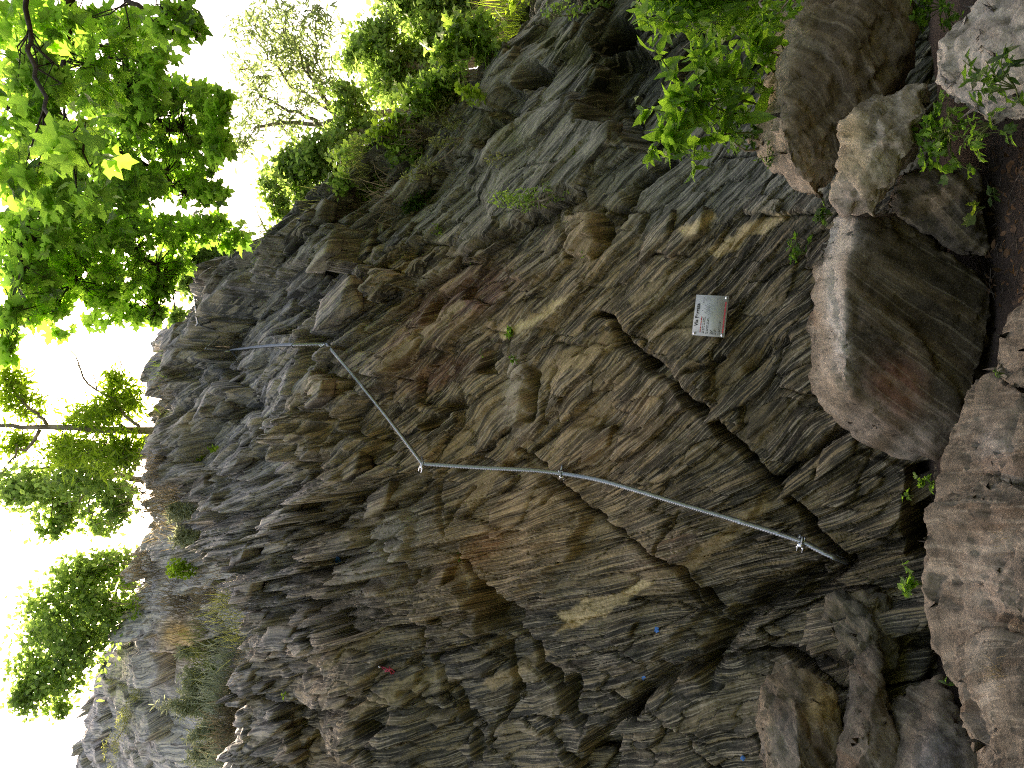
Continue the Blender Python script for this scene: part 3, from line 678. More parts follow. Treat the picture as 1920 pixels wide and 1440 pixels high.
# the big block in the middle: pale top edge, dark overhanging front
boulder('large squared boulder with smooth pale top edge and dark front, below the white sign',
    [(1605, 410, 4.62), (1588, 480, 4.60), (1583, 620, 4.58), (1580, 720, 4.58), (1605, 748, 4.58), (1665, 800, 4.58), (1720, 835, 4.6), (1762, 872, 4.6),
     (1700, 404, 4.62), (1765, 465, 4.5), (1872, 540, 4.42), (1873, 590, 4.40), (1850, 660, 4.38), (1832, 745, 4.40), (1795, 800, 4.45)],
    [(1522, 510, 5.15), (1537, 465, 5.15), (1562, 405, 5.1), (1515, 600, 5.15), (1515, 715, 5.1), (1532, 762, 5.05), (1572, 802, 5.0), (1642, 845, 4.95),
     (1850, 560, 5.2), (1830, 740, 5.2), (1690, 430, 5.2)],
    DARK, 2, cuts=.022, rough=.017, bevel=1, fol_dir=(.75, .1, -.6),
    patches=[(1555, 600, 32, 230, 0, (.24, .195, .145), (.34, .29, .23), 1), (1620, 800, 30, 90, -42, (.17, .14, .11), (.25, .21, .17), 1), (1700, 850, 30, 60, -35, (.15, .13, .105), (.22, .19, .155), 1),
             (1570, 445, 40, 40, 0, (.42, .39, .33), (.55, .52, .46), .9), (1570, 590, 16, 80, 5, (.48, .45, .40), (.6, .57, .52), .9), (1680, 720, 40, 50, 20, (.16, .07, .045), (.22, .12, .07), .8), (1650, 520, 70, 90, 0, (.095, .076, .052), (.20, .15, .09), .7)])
boulder('huge rounded boulder with a pale rim under the leafy shrub',
    [(1535, -60, 4.6), (1492, 60, 4.55), (1470, 140, 4.5), (1458, 230, 4.45), (1478, 300, 4.45), (1690, -60, 4.4), (1712, 60, 4.35), (1700, 130, 4.4), (1650, 185, 4.4), (1600, 230, 4.45), (1570, 300, 4.5), (1540, 384, 4.6), (1600, 60, 4.35)],
    [(1490, -60, 5.1), (1448, 60, 5.1), (1418, 150, 5.05), (1408, 230, 5.0), (1411, 290, 4.95), (1442, 335, 4.9), (1500, 372, 4.8), (1690, 60, 5.2), (1620, 250, 5.2)],
    ((.125, .097, .065), (.24, .18, .11)), 5, cuts=.024, rough=.032, bevel=1, fol_dir=(.5, .3, -.7),
    patches=[(1440, 240, 32, 110, 8, (.31, .25, .18), (.42, .35, .27), 1), (1475, 70, 26, 110, -20, (.30, .25, .18), (.4, .33, .26), 1), (1480, 320, 50, 40, 0, (.27, .22, .17), (.36, .3, .24), .9), (1600, 180, 80, 90, 0, (.12, .09, .06), (.22, .16, .10), .8)])
boulder('knobbly pale boulder wedged between the huge rounded boulder and the large squared one',
    [(1578, 235, 4.25), (1592, 205, 4.2), (1640, 190, 4.1), (1700, 152, 4.05), (1746, 148, 4.0), (1752, 205, 3.95), (1722, 270, 4.0), (1690, 310, 4.05), (1655, 345, 4.1), (1650, 385, 4.2), (1640, 408, 4.25), (1575, 402, 4.3), (1565, 375, 4.3), (1578, 300, 4.2), (1650, 260, 3.98)],
    [(1590, 230, 4.6), (1740, 170, 4.5), (1700, 300, 4.6), (1580, 390, 4.6)],
    PALE, 8, cuts=.022, rough=.032, fol_dir=(.55, .2, -.7), patches=[(1620, 330, 40, 50, 0, (.30, .25, .15), (.5, .45, .33), .7), (1590, 385, 30, 40, 0, (.24, .20, .17), (.34, .29, .25), .8), (1600, 240, 30, 30, 0, (.30, .22, .10), (.38, .3, .17), .7)])
boulder('whitish pitted boulder in the corner beside the trailing weeds',
    [(1748, 112, 3.75), (1782, 80, 3.7), (1830, 0, 3.6), (1850, -60, 3.6), (1970, -60, 3.3), (1970, 200, 3.3), (1856, 248, 3.55), (1800, 205, 3.65), (1756, 162, 3.72), (1860, 100, 3.45)],
    [(1790, 90, 4.2), (1880, -60, 4.2), (1880, 220, 4.2), (1790, 180, 4.1)],
    ((.27, .235, .19), (.46, .41, .34)), 11, cuts=.02, rough=.03, fol_dir=(.3, .3, -.9), patches=[(1880, 60, 60, 60, 0, (.24, .21, .18), (.48, .44, .38), .7), (1830, 190, 50, 40, 0, (.24, .22, .20), (.33, .31, .28), .8)])
boulder('low dark boulder under the knobbly pale one, beside the brown soil',
    [(1650, 385, 4.55), (1690, 318, 4.45), (1760, 300, 4.35), (1835, 322, 4.3), (1856, 400, 4.3), (1856, 482, 4.35), (1800, 475, 4.4), (1700, 408, 4.5)],
    [(1690, 340, 4.9), (1820, 340, 4.8), (1820, 460, 4.8)], ((.085, .072, .055), (.19, .145, .095)), 13, cuts=.024, rough=.03, fol_dir=(.6, .2, -.6), patches=[(1760, 375, 50, 14, 25, (.22, .16, .10), (.3, .24, .16), .8)])
boulder('smooth brown rock slab in the corner right beside the brown soil',
    [(1852, 690, 3.95), (1862, 640, 3.95), (1888, 580, 3.85), (1920, 540, 3.75), (1990, 520, 3.55), (1990, 760, 3.55), (1900, 735, 3.75), (1862, 705, 3.9), (1920, 640, 3.68)],
    [(1900, 600, 4.25), (1990, 560, 4.1), (1880, 700, 4.3)], BROWN, 17, cuts=.02, rough=.018, fol_dir=(.7, .3, -.5))
boulder('long brown slab with a ragged upper edge in front of the squared boulder',
    [(1738, 962, 4.1), (1768, 862, 4.15), (1805, 770, 4.12), (1845, 702, 4.08), (1872, 694, 4.0), (1900, 735, 3.85), (1990, 770, 3.5), (1990, 960, 3.5), (1850, 900, 3.85), (1900, 880, 3.7), (1745, 1000, 4.05)],
    [(1790, 960, 4.5), (1850, 720, 4.4), (1990, 760, 4.2), (1990, 1000, 4.2)], BROWN, 19, cuts=.02, rough=.02, fol_dir=(.75, .3, -.45), patches=[(1880, 880, 30, 60, 30, (.36, .32, .28), (.48, .44, .4), .7)])
boulder('broad bare brown slab at the very foot of the steel cable',
    [(1732, 955, 4.0), (1728, 1050, 4.0), (1732, 1120, 3.98), (1748, 1205, 3.95), (1795, 1290, 3.85), (1990, 1330, 3.3), (1990, 930, 3.35), (1850, 885, 3.8), (1850, 1080, 3.62), (1790, 1000, 3.82)],
    [(1760, 960, 4.5), (1750, 1200, 4.4), (1990, 1250, 4.2), (1990, 950, 4.2)], ((.120, .099, .075), (.21, .175, .135)), 23, cuts=.02, rough=.022, fol_dir=(.6, .5, -.5), patches=[(1860, 1080, 50, 90, 0, (.22, .18, .145), (.32, .28, .23), .7)])
boulder('brown slab with a sharp split and dry roots, farthest along the cliff foot',
    [(1792, 1215, 3.75), (1815, 1290, 3.7), (1830, 1360, 3.65), (1838, 1440, 3.6), (1845, 1520, 3.55), (1990, 1520, 3.1), (1990, 1200, 3.2), (1870, 1190, 3.55), (1880, 1350, 3.4)],
    [(1830, 1240, 4.2), (1860, 1500, 4.1), (1990, 1500, 4.0), (1990, 1220, 4.0)], ((.125, .104, .08), (.215, .18, .14)), 29, cuts=.02, rough=.026, fol_dir=(.5, .6, -.4), patches=[(1840, 1270, 24, 60, 0, (.29, .26, .21), (.38, .34, .29), .7)])
boulder('upright wedge of bedrock with an orange edge against the dark cliff foot',
    [(1430, 1290, 5.5), (1478, 1248, 5.45), (1530, 1268, 5.35), (1566, 1318, 5.3), (1592, 1400, 5.15), (1610, 1510, 5.0), (1440, 1510, 5.2), (1425, 1380, 5.35), (1490, 1330, 5.2), (1500, 1440, 5.05)],
    [(1440, 1300, 6.0), (1540, 1290, 6.0), (1600, 1480, 5.8), (1430, 1480, 5.9)], ((.13, .105, .075), (.24, .18, .11)), 31, cuts=.026, rough=.025, fol_dir=(.4, .3, -.85), patches=[(1540, 1320, 25, 50, -30, (.28, .19, .09), (.36, .26, .13), .8), (1480, 1400, 40, 60, 0, (.12, .115, .11), (.2, .19, .17), .6)])
boulder('narrow brown blade of bedrock standing between two darker rocks at the foot of the cliff',
    [(1598, 1250, 5.25), (1640, 1178, 5.25), (1656, 1240, 5.1), (1652, 1300, 5.0), (1668, 1370, 4.9), (1700, 1440, 4.75), (1715, 1520, 4.65), (1550, 1520, 4.85), (1565, 1400, 5.0), (1592, 1320, 5.05), (1625, 1400, 4.8)],
    [(1620, 1240, 5.7), (1660, 1400, 5.6), (1690, 1500, 5.5), (1560, 1480, 5.6)], ((.145, .12, .092), (.23, .185, .14)), 37, cuts=.024, rough=.022, fol_dir=(.4, .3, -.85))
boulder('dark low block of bedrock behind the brown slab with the sharp split',
    [(1655, 1320, 5.1), (1705, 1290, 5.0), (1768, 1262, 4.85), (1800, 1340, 4.65), (1845, 1445, 4.45), (1850, 1520, 4.35), (1690, 1520, 4.6), (1670, 1420, 4.85), (1750, 1380, 4.6)],
    [(1680, 1320, 5.6), (1790, 1330, 5.4), (1830, 1500, 5.2), (1690, 1500, 5.4)], ((.115, .095, .07), (.21, .165, .11)), 41, cuts=.024, rough=.024, fol_dir=(.4, .3, -.85), patches=[(1760, 1430, 40, 50, 0, (.15, .14, .135), (.22, .21, .2), .9)])
boulder('dark bulging bedrock at the back of the gap, left of the bright green herb',
    [(1560, 1130, 5.5), (1600, 1110, 5.45), (1660, 1120, 5.35), (1690, 1180, 5.25), (1690, 1250, 5.15), (1640, 1270, 5.2), (1580, 1230, 5.3), (1540, 1180, 5.45), (1630, 1190, 5.15)],
    [(1560, 1150, 6.1), (1680, 1150, 6.0), (1680, 1260, 5.9), (1560, 1230, 6.0)], ((.085, .078, .06), (.2, .16, .10)), 43, cuts=.026, rough=.035, fol_dir=(.4, .3, -.85))
def grass_bank():
    pts = [at(x, y, d) for x, y, d in [(928, -140, 11), (930, 20, 10.5), (938, 62, 10), (960, 62, 9.6), (1010, 20, 9.2), (1060, -60, 9), (1080, -200, 9), (930, -140, 14), (935, 40, 13), (1300, -140, 11), (1300, 20, 12)]]
    N = NT('bank_turf'); g = N.n('NewGeometry').outputs['Position']; a = N.noise(g, 2.5, 5, .6); b = N.noise(g, 25, 4, .7)
    c = N.mix(N.ramp(a, .4, .6), (.12, .17, .035), (.34, .25, .12)); N.bsdf(N.mix(N.ramp(b, .55, .4), c, (.08, .085, .03)), .95, .1, 0, N.bump(b, .05, 1))
    me = rock_mesh('grass_bank', pts, cuts=.12, rough=.08, seed=51, bevel=2); tag(obj('grass_bank', me, N.m), kind='structure')
grass_bank()
def added_shade_slope():
    """unseen dark green slope, added behind the camera to block low light"""
    n = 120; xs = np.linspace(-45, 45, n); ys = np.linspace(-5.0, -40, 70); X, Y = np.meshgrid(xs, ys); X = X.ravel(); Y = Y.ravel()
    Z = np.interp(-Y, [5, 7, 12, 22, 40], [-.3, 4.2, 9.5, 13, 17]) + 1.1 * fbm2(X * .35, Y * .35, 4, 12)
    i = np.arange(69)[:, None] * n + np.arange(n - 1); Q = np.stack([i, i + n, i + n + 1, i + 1], -1).reshape(-1, 4)
    N = NT('shade_slope_green'); g = N.n('NewGeometry').outputs['Position']
    N.bsdf(N.mix(N.ramp(N.noise(g, 1.4, 6, .7), .3, .7), (.018, .03, .01), (.06, .085, .025)), .95, .1)
    return tag(obj('added_shade_slope', mesh_np('added_shade_slope', np.stack([X, Y, Z], 1), Q, True), N.m), kind='structure')
added_shade_slope()  # out of view, added so the rock is lit more from above
# ------------------------------------------------------------------ vegetation
def leaf_material(name, col, trans, var=.35, gloss=.35):
    N = NT(name); t = N.attr('tone').outputs['Fac']; g = N.n('NewGeometry').outputs['Position']
    t = N.math('ADD', t, N.math('MULTIPLY', N.math('SUBTRACT', N.noise(g, 9, 3, .5), .5), .5))
    lo = tuple(c * (1 - var) for c in col); hi = (min(1, col[0] * (1 + 1.5 * var)), min(1, col[1] * (1 + var)), col[2] * (1 + .4 * var))
    c = N.mix(t, lo, hi)
    lt = tuple(c_ * (1 - var) for c_ in trans); ht = (min(1, trans[0] * (1 + 1.2 * var)), min(1, trans[1] * (1 + var * .8)), trans[2])
    ct = N.mix(t, lt, ht)
    p = N.n('BsdfPrincipled'); N.set(p.inputs['Base Color'], c); p.inputs['Roughness'].default_value = .45; p.inputs['Specular IOR Level'].default_value = gloss
    tr = N.n('BsdfTranslucent'); N.set(tr.inputs[0], ct)
    mx = N.n('MixShader'); mx.inputs[0].default_value = .62; N.t.links.new(p.outputs[0], mx.inputs[1]); N.t.links.new(tr.outputs[0], mx.inputs[2])
    N.shader(mx.outputs[0]); return N.m
L_MAPLE = leaf_material('maple_leaf', (.06, .13, .025), (.30, .62, .085), .45)
L_TREE = leaf_material('tree_leaf', (.11, .17, .06), (.28, .48, .11), .35)
L_WILLOW = leaf_material('willow_leaf', (.13, .18, .10), (.26, .38, .15), .3)
L_SHRUB = leaf_material('shrub_leaf', (.095, .21, .03), (.24, .50, .05), .35)
L_RIDGE = leaf_material('ridge_bush_leaf', (.13, .225, .05), (.30, .52, .09), .35)
L_DARK = leaf_material('creeper_leaf', (.035, .085, .018), (.10, .24, .03), .4)
L_SAGE = leaf_material('wormwood_leaf', (.46, .52, .39), (.28, .33, .21), .25, .2)
L_LIME = leaf_material('yellow_green_leaf', (.14, .215, .03), (.33, .55, .05), .3)
L_GRASS = leaf_material('grass_blade', (.17, .20, .075), (.26, .32, .10), .4, .2)
L_DRY = leaf_material('dry_grass', (.28, .25, .175), (.17, .15, .10), .3, .15)
L_DEAD = leaf_material('dead_leaf', (.12, .08, .05), (.06, .04, .02), .4, .2)
def bark_material(name, a, b):
    N = NT(name); g = N.n('NewGeometry').outputs['Position']; n = N.noise(N.vec(g, (9, 9, 2)), 1.0, 6, .65); m = N.noise(g, 30, 4, .6)
    N.bsdf(N.mix(N.ramp(N.math('ADD', N.math('MULTIPLY', n, .7), N.math('MULTIPLY', m, .3)), .35, .65), a, b), .9, .2, 0, N.bump(n, .02, 1)); return N.m
BARK = bark_material('grey_bark', (.11, .092, .075), (.34, .29, .23)); BARKD = bark_material('dark_bark', (.02, .017, .014), (.07, .058, .045))
STEM = bark_material('green_stem', (.06, .085, .025), (.12, .15, .05))

def fold(half, mid, zf=.18, droop=.15):
    """leaf template from half an outline (x >= 0, from stem to tip)"""
    h = np.array(half, float); R_ = h; Lf = h[1:-1][::-1] * [-1, 1]
    P = np.concatenate([R_, Lf]); V = np.concatenate([[[0, mid]], P]); n = len(P)
    T = [(0, 1 + i, 1 + (i + 1) % n) for i in range(n)]
    z = zf * np.abs(V[:, 0]) - droop * V[:, 1] ** 2
    return np.column_stack([V, z]), np.array(T)
MAPLE = fold([(0, 0), (.15, -.09), (.42, -.05), (.33, .13), (.47, .20), (.66, .47), (.45, .45), (.29, .42), (.24, .50), (.29, .70), (.15, .77), (0, 1.0)], .36)
OVATE = fold([(0, 0), (.17, .16), (.25, .38), (.17, .68), (0, 1)], .42, .25, .2)
LANCE = fold([(0, 0), (.10, .18), (.15, .42), (.09, .72), (0, 1)], .45, .3, .3)
LOBED = fold([(0, 0), (.20, .10), (.42, .30), (.30, .45), (.36, .72), (.16, .72), (0, .95)], .4, .15, .1)
QUAD = (np.array([(0, 0, 0), (.30, .45, .06), (0, 1, -.05), (-.30, .5, .06)]), np.array([(0, 1, 2), (0, 2, 3)]))
NARROW = (np.array([(0, 0, 0), (.11, .45, .03), (0, 1, -.08), (-.11, .5, .03)]), np.array([(0, 1, 2), (0, 2, 3)]))
def frames(n, up=1.0, spread=.7, direc=None):
    """n random rotations; leaf normal near +Z (spread), leaf tip in a random (or given) direction"""
    nz = np.tile([0, 0, up], (n, 1)) + spread * rng.normal(size=(n, 3)); nz /= np.linalg.norm(nz, axis=1)[:, None]
    d = rng.normal(size=(n, 3)) if direc is None else direc + .5 * rng.normal(size=(n, 3))
    y = d - (d * nz).sum(1)[:, None] * nz; y /= np.linalg.norm(y, axis=1)[:, None] + 1e-9
    return np.stack([np.cross(y, nz), y, nz], 2)
def leaves_mesh(name, tmpl, P, Fr, size, tone):
    V, T = tmpl; n = len(P); nv = len(V)
    X = P[:, None, :] + np.einsum('nij,vj->nvi', Fr, V) * np.asarray(size)[:, None, None]
    me = mesh_np(name, X.reshape(-1, 3), (T[None] + (np.arange(n) * nv)[:, None, None]).reshape(-1, 3))
    vattr(me, 'tone', np.repeat(tone, nv), 'FLOAT'); return me
def leaf_objects(parent, tmpl, P, Fr, size, mat, nvar=5, name='leaf'):
    V, T = tmpl; ms = []
    for k in range(nvar):
        W = V.copy(); W[:, 2] += .08 * rng.normal(size=len(V)) * (V[:, 1] > .05); me = mesh_np(name, W, T); me.materials.append(mat)
        vattr(me, 'tone', np.full(len(V), k / (nvar - 1)), 'FLOAT'); ms.append(me)
    inv = Matrix.Translation(-Vector(parent.location))
    for i in range(len(P)):
        o = bpy.data.objects.new(name, ms[i % nvar]); COL.objects.link(o); o.parent = parent; o.matrix_parent_inverse = inv
        M = Matrix.Identity(4)
        for r in range(3):
            for c in range(3): M[r][c] = Fr[i, r, c] * size[i]
            M[r][3] = P[i, r]
        o.matrix_basis = M
def bez(pts, n=12):
    """smooth curve through points"""
    P = np.array(pts, float); t = np.linspace(0, len(P) - 1, n); o = []
    Q = np.concatenate([[2 * P[0] - P[1]], P, [2 * P[-1] - P[-2]]])
    for u in t:
        i = min(int(u), len(P) - 2); f = u - i; a, b, c, d = Q[i:i + 4]
        o.append(.5 * (2 * b + (c - a) * f + (2 * a - 5 * b + 4 * c - d) * f * f + (3 * b - a - 3 * c + d) * f ** 3))
    return np.array(o)
def tree(label, trunk, d, r0, blobs, leaf, mat, tmpl=QUAD, limbs=(), bark=BARK, group='trees on top of the cliff', dens=1.0, spread=.9, clump=.36, name='tree', cat='tree'):
    """trunk, limbs: photo points at distance d; blobs: (px, py, rx, ry) of the crown"""
    base = at(*trunk[0], d); root = empty(name, base); tag(root, label, cat, group)
    tp = bez([at(x, y, d) for x, y in trunk], 16); tp[0] = base - np.array([0, 0, .6])
    m = MB(); m.tube(tp + .03 * rng.normal(size=tp.shape) * (r0 / .15), np.linspace(r0, r0 * .35, len(tp)), 9); m.build('trunk', bark, root, True)
    anchors = [tp]
    for lb in limbs:
        q = bez([at(x, y, d + dd) for x, y, dd in [(p + (0,))[:3] for p in lb]], 12); q[1:] += .04 * rng.normal(size=q[1:].shape)
        m = MB(); m.tube(q, np.linspace(r0 * .5, r0 * .1, len(q)), 6); m.build('branch', bark, root, True); anchors.append(q)
    A = np.concatenate(anchors); Ps = []; tw = MB(); sc = d / FPX
    for (x, y, rx, ry) in blobs:
        rx, ry = rx * 1.12, ry * 1.15; c = at(x, y, d + rng.normal() * .5 * rx * sc); rm = (rx + ry) / 2 * sc
        nc = max(5, int(rx * ry / 56 * dens))
        th = rng.normal(size=(nc, 3)); th /= np.linalg.norm(th, axis=1)[:, None]; rr = rng.uniform(.25, 1.05, nc) ** .6
        th *= rr[:, None]
        cc = c + th[:, :1] * XC * rx * sc + th[:, 1:2] * YC * ry * sc + th[:, 2:] * FWD * rm
        k = int(np.argmin(np.linalg.norm(A - c, axis=1))); s0 = A[k]
        mid = (s0 + c) / 2 + .1 * rm * rng.normal(size=3); mp = bez([s0, mid, c], 7)
        tw.tube(mp, np.linspace(max(.012, r0 * .22), .008, 7), 4, False)
        for q in cc[::2]:
            tw.tube(np.array([mp[rng.integers(3, 7)], (q + c) / 2 + .1 * rm * rng.normal(size=3), q]), [.009, .007, .003], 3, False)
        nl = 26
        Ps.append((cc[:, None, :] + clump * rm * rng.normal(size=(nc, nl, 3)) * rng.uniform(.5, 1.2, (nc, 1, 1))).reshape(-1, 3))
    tag(tw.build('twigs', bark, root), kind='stuff')
    P = np.concatenate(Ps); n = len(P)
    tone = np.clip(.5 + .3 * vn3(P * 1.1, 5) + .25 * rng.normal(size=n), 0, 1)
    cr = obj('crown', leaves_mesh('crown', tmpl, P, frames(n, 1, spread), leaf * rng.uniform(.6, 1.25, n), tone), mat, root)
    tag(cr, kind='stuff'); return root
tree('slender airy willow like tree with feathery grey green crown on the right ridge', [(770, 207), (720, 212), (680, 215), (640, 222), (600, 232), (540, 229), (480, 236)], 15.5, .085,
     [(470, 60, 34, 12), (500, 35, 40, 10), (535, 20, 30, 8), (580, 20, 34, 9), (600, 55, 30, 14), (560, 70, 34, 18), (520, 90, 30, 16), (590, 110, 24, 26), (545, 130, 30, 22), (500, 145, 30, 14), (470, 120, 26, 12), (480, 190, 30, 14), (520, 215, 30, 12), (470, 245, 26, 14), (455, 280, 14, 18), (560, 185, 28, 14), (610, 150, 18, 26), (540, 250, 26, 12)],
     .20, L_WILLOW, NARROW, [[(655, 217), (610, 185), (575, 135), (545, 75), (530, 20)], [(620, 205), (590, 150), (590, 90), (595, 30)], [(600, 230), (550, 205), (490, 180), (455, 130)], [(630, 215), (560, 165), (505, 110), (470, 50)], [(585, 140), (560, 90), (500, 40)]], dens=.8, spread=1.2, clump=.6)
tree('tall dense dark tree at the right edge, highest on the grassy bank', [(935, -40), (900, -20), (850, 0), (790, -10)], 24, .22, [(850, 15, 70, 55), (905, 35, 32, 55), (820, 75, 55, 32), (775, 15, 40, 28), (740, -10, 30, 30), (880, 85, 35, 25), (800, -40, 70, 40), (900, -40, 40, 40)], .26, L_TREE, dens=1.1)
tree('mid green tree with a ragged crown just left of the dense dark tree', [(850, 120), (790, 125), (720, 120), (670, 100)], 22, .16, [(690, 85, 38, 32), (722, 118, 45, 32), (765, 145, 45, 42), (725, 165, 40, 28), (655, 105, 18, 22), (805, 130, 42, 36), (712, 55, 22, 30), (770, 100, 22, 20), (835, 150, 35, 30)], .22, L_TREE, limbs=[[(780, 125), (740, 140), (700, 150)]])
tree('bushy yellow green tree left of the bare willow trunk on the ridge', [(700, 245), (650, 250), (600, 270), (555, 300)], 15, .09, [(665, 185, 38, 22), (645, 250, 42, 32), (605, 290, 38, 34), (560, 292, 38, 26), (620, 330, 40, 30), (550, 345, 36, 34), (590, 372, 32, 24), (530, 325, 25, 25), (660, 300, 30, 34), (700, 250, 25, 30)], .15, L_TREE, limbs=[[(640, 255), (610, 310), (580, 350)]])
tree('small dark green tree standing right on the broken skyline', [(560, 405), (530, 400), (505, 385)], 13, .05, [(515, 375, 18, 34), (508, 345, 14, 20), (535, 420, 22, 16), (530, 392, 18, 18)], .11, L_TREE)
tree('leaning tree with a dark trunk behind the second thin cable', [(400, 522), (375, 520), (345, 512), (320, 515)], 13, .085, [(412, 472, 52, 28), (445, 452, 32, 20), (370, 498, 34, 28), (340, 530, 26, 22), (418, 508, 26, 18), (330, 598, 13, 16), (385, 545, 14, 14), (300, 500, 22, 24)], .14, L_TREE, limbs=[[(390, 523), (360, 535), (320, 540), (295, 545)]], bark=BARKD)
tree('tall straight ash like tree with a pale trunk above the middle of the crest', [(280, 808), (200, 806), (120, 803), (60, 802), (0, 800), (-90, 798)], 15, .075,
     [(200, 768, 48, 20), (245, 745, 16, 32), (165, 782, 36, 15), (185, 848, 62, 24), (235, 845, 26, 24), (120, 846, 36, 20), (45, 758, 34, 24), (10, 708, 22, 28), (20, 832, 28, 22), (215, 720, 22, 20)],
     .22, L_LIME, NARROW, [[(235, 803), (215, 765), (190, 740)], [(90, 800), (60, 768), (30, 738), (-5, 700)], [(75, 806), (30, 850), (0, 890)]], dens=1.1, spread=1.1)
tree('leafy tree with a short trunk behind the grassy left half of the crest', [(268, 902), (225, 893), (195, 886), (160, 880), (120, 872), (60, 880)], 17, .07, [(160, 890, 55, 32), (100, 930, 50, 32), (200, 930, 36, 24), (60, 910, 36, 32), (20, 918, 26, 26), (182, 982, 40, 14), (120, 968, 36, 22), (95, 992, 24, 14), (230, 960, 22, 18)], .16, L_TREE, limbs=[[(200, 886), (150, 930), (100, 950)], [(190, 886), (170, 940), (180, 985)]])
tree('spreading tree leaning out over the far rock hump at the left', [(262, 1150), (225, 1145), (185, 1150), (130, 1190)], 19, .13, [(200, 1060, 36, 24), (150, 1080, 42, 32), (238, 1062, 20, 32), (120, 1130, 52, 34), (200, 1128, 42, 40), (90, 1200, 52, 32), (165, 1195, 50, 38), (60, 1262, 36, 30), (120, 1265, 48, 30), (62, 1308, 32, 20), (108, 1328, 22, 14), (45, 1300, 20, 18)], .17, L_TREE, limbs=[[(225, 1145), (180, 1110), (140, 1080)], [(190, 1150), (150, 1210), (100, 1260), (70, 1300)], [(220, 1148), (190, 1200), (150, 1250)]], bark=BARKD)
# dead branches against the sky
def bare(label, pts, d, r, subs):
    root = empty('dead_branch', at(*pts[0], d)); tag(root, label, 'branch', 'dead branches against the sky')
    q = bez([at(x, y, d) for x, y in pts], 14); m = MB(); m.tube(q, np.linspace(r, r * .25, 14), 5); m.build('branch', BARK, root, True)
    for s_ in subs:
        q = bez([at(x, y, d) for x, y in s_], 8); m = MB(); m.tube(q, np.linspace(r * .5, r * .15, 8), 4); m.build('twig', BARK, root, True)
bare('forked bare grey branch curving up beside the pale trunk', [(262, 800), (235, 780), (215, 750), (185, 734), (160, 715), (150, 690), (140, 665), (112, 641)], 14.6, .035, [[(182, 732), (176, 705), (165, 685), (155, 650)], [(150, 690), (138, 678), (118, 680)], [(228, 685), (222, 668), (210, 652)]])
bare('short bare dead stub poking out of the skyline', [(505, 440), (495, 425), (488, 410), (481, 395)], 12.6, .022, [[(492, 418), (486, 424), (480, 428)]])

